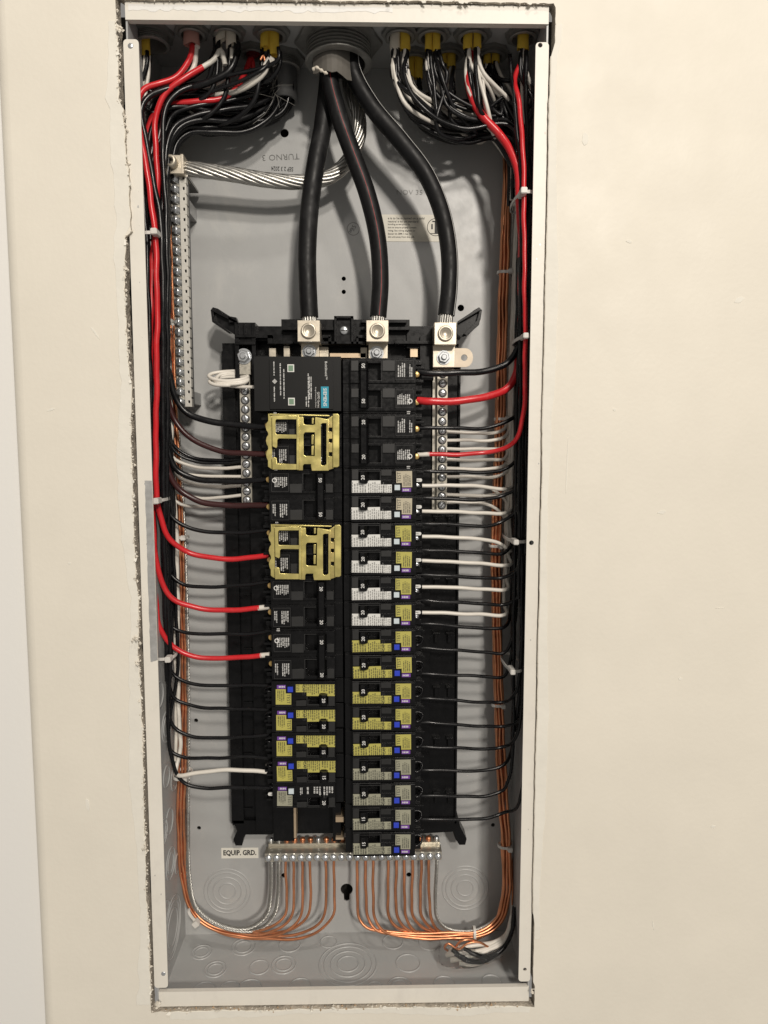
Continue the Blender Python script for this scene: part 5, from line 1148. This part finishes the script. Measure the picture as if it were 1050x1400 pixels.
# ------------------------------------------------------------------ cable ties
def tie(px, py, y, hw, hd, label, head=1, ang=0, hs=1.0, tail=0.0, w=.0028):
    """band round a bundle: half width hw (m, across), half depth hd; ang turns the bundle direction in the picture plane"""
    c = at(px, py, y); e = empty('cable_tie', tuple(c), (0, -math.radians(ang), 0)); tag(e, label, 'cable tie', 'white nylon cable ties')
    m = MB(); n = 28; vs = []
    for i in range(n):
        a = 2*math.pi*i/n; q = abs(math.cos(a))**.8*(1 if math.cos(a) > 0 else -1); s = abs(math.sin(a))**.8*(1 if math.sin(a) > 0 else -1)
        for (k, h) in ((0, -w/2), (0, w/2), (.0009, w/2), (.0009, -w/2)): vs.append((q*(hw+k), s*(hd+k), h))
    m.add(vs, [(4*i+j, 4*i+(j+1) % 4, 4*((i+1) % n)+(j+1) % 4, 4*((i+1) % n)+j) for i in range(n) for j in range(4)])
    m.obj('band', M_tie, e)
    m = MB(); x = head*hw*.62; m.box(x-.0026*hs, x+.0030*hs, -hd-.0048*hs, -hd*.6, -.0027*hs, .0027*hs); me = m.mesh('head')
    bm = bmesh.new(); bm.from_mesh(me); bmesh.ops.bevel(bm, geom=bm.edges[:], offset=.0006, segments=2, affect='EDGES'); bm.to_mesh(me); bm.free(); link('head', me, M_tie, e)
    if tail:
        m = MB(); m.box(x+head*.002, x+head*(.002+tail), -hd-.0030, -hd-.0022, -.0012, .0012); m.obj('tail', M_tie, e)
    return e
tie(212, 328, .036, .0105, .022, 'white tie round the left bundle above, below the ground bar lug', 1, 2)
tie(233, 440, .060, .0030, .012, 'small white tie on thin wires beside the ground bar', 0, 0, .9)
tie(214, 683, .036, .0098, .020, 'white tie round the left bundle beside the bare metal patch', 1, 3)
tie(246, 734, .078, .0085, .006, 'white tie on the left copper bundle', 1, 0, .9)
tie(228, 896, .042, .0085, .012, 'white tie round the left bundle at the lowest red wire', 1, 4, 1.0)
tie(250, 1058, .066, .0085, .012, 'white tie round the left copper and black wires above the lowest wire', 1, 0, .9)
tie(266, 1250, .069, .0085, .006, 'white tie on the bend of the left copper bundle', 1, -52, 1.1)
tie(714, 277, .034, .0085, .0275, 'white tie round the right wires at the thin red wire, uppermost', -1, 0, 1.0)
tie(690, 373, .078, .0068, .005, 'tan-looking tie on the right copper bundle, uppermost on copper', 1, 0, .8)
tie(716, 466, .036, .0080, .0285, 'white tie round the right wires above the thick black wire', -1, 0, .9)
tie(686, 573, .078, .0070, .005, 'tie on the right copper bundle beside the neutral bar', 1, 0, .9)
tie(703, 735, .050, .0085, .031, 'white tie round dark right bundle level with the flange hole', -1, 0, .9)
tie(678, 746, .077, .0065, .005, 'dull tie on the right copper bundle level with the flange hole', 1, 0, .9)
tie(699, 905, .052, .0080, .029, 'faint white tie on the dark right bundle lower down', -1, 0, .9)
tie(681, 963, .077, .0065, .005, 'tie on the right copper bundle below the middle', 1, 0, .8)
tie(690, 1156, .076, .0068, .005, 'tie on the right copper bundle level with the EQUIP. GRD. label', 1, -5, .9)
tie(648, 1278, .066, .0080, .006, 'white tie round the copper bundle along the bottom right', -1, 88, 1.0)

# ------------------------------------------------------------------ bagged spare wires at the bottom right
for k, (P, r, mt, lb) in enumerate([
 ([(612, 1302, .046), (628, 1296, .044), (650, 1292, .045), (675, 1288, .050), (692, 1278, .056), (699, 1255, .064)], .0022, M_ww, 'upper white spare wire in the clear bag'),
 ([(616, 1312, .042), (640, 1308, .040), (665, 1300, .043), (688, 1287, .050), (699, 1262, .060)], .0024, M_ww, 'lower white spare wire in the clear bag'),
 ([(618, 1298, .042), (635, 1310, .038), (655, 1315, .038), (680, 1304, .044), (697, 1283, .052), (702, 1255, .060)], .0022, M_wb, 'lower black spare wire in the clear bag'),
 ([(634, 1297, .042), (650, 1305, .038), (668, 1308, .040), (688, 1296, .046), (700, 1272, .054), (703, 1240, .062)], .0022, M_wb, 'upper black spare wire in the clear bag'),
 ([(612, 1300, .044), (608, 1296, .042), (614, 1290, .042), (626, 1298, .041), (638, 1290, .042), (655, 1288, .044), (672, 1296, .046), (690, 1284, .054)], .0011, M_cu, 'copper spare wire curled at the mouth of the clear bag'),
 ([(622, 1296, .044), (630, 1287, .042), (645, 1285, .044), (664, 1291, .048), (684, 1285, .056)], .0011, M_cu, 'second copper spare wire arching over the clear bag'),
 ([(610, 1306, .045), (626, 1303, .041), (648, 1301, .041), (672, 1294, .046), (692, 1280, .054), (700, 1250, .064)], .0021, M_ww, 'middle white spare wire in the clear bag'),
 ([(622, 1304, .040), (640, 1314, .037), (660, 1313, .039), (684, 1300, .046), (699, 1278, .055)], .0020, M_wb, 'middle black spare wire in the clear bag'),
 ([(628, 1316, .040), (650, 1318, .040), (672, 1308, .044), (694, 1290, .052)], .0020, M_ww, 'lowest white spare wire in the clear bag'),
]): wire(P, r, mt, lb, group='spare wires in the clear bag', name='spare_wire')
S = smooth_path(pts([(601, 1304, .042), (606, 1305, .042), (616, 1306, .042), (634, 1308, .042), (655, 1308, .043), (672, 1304, .045), (684, 1298, .049)]), .003)
k = len(S); rb = random.Random(6); rs = [.0065+.0040*math.sin(math.pi*min(1, (i+.8)/k*1.25)) for i in range(k)]; rs[0] = .0035
m = MB(); m.tube(S, .008, 18, cap=False, rs=rs); m.v = [(v[0]+rb.uniform(-.0006, .0006), v[1]+rb.uniform(-.0006, .0006), v[2]+rb.uniform(-.0007, .0007)) for v in m.v]
o = m.obj('plastic_bag', M_plas); tag(o, 'clear crinkled plastic wrap round the spare wires at the bottom right', 'plastic bag')
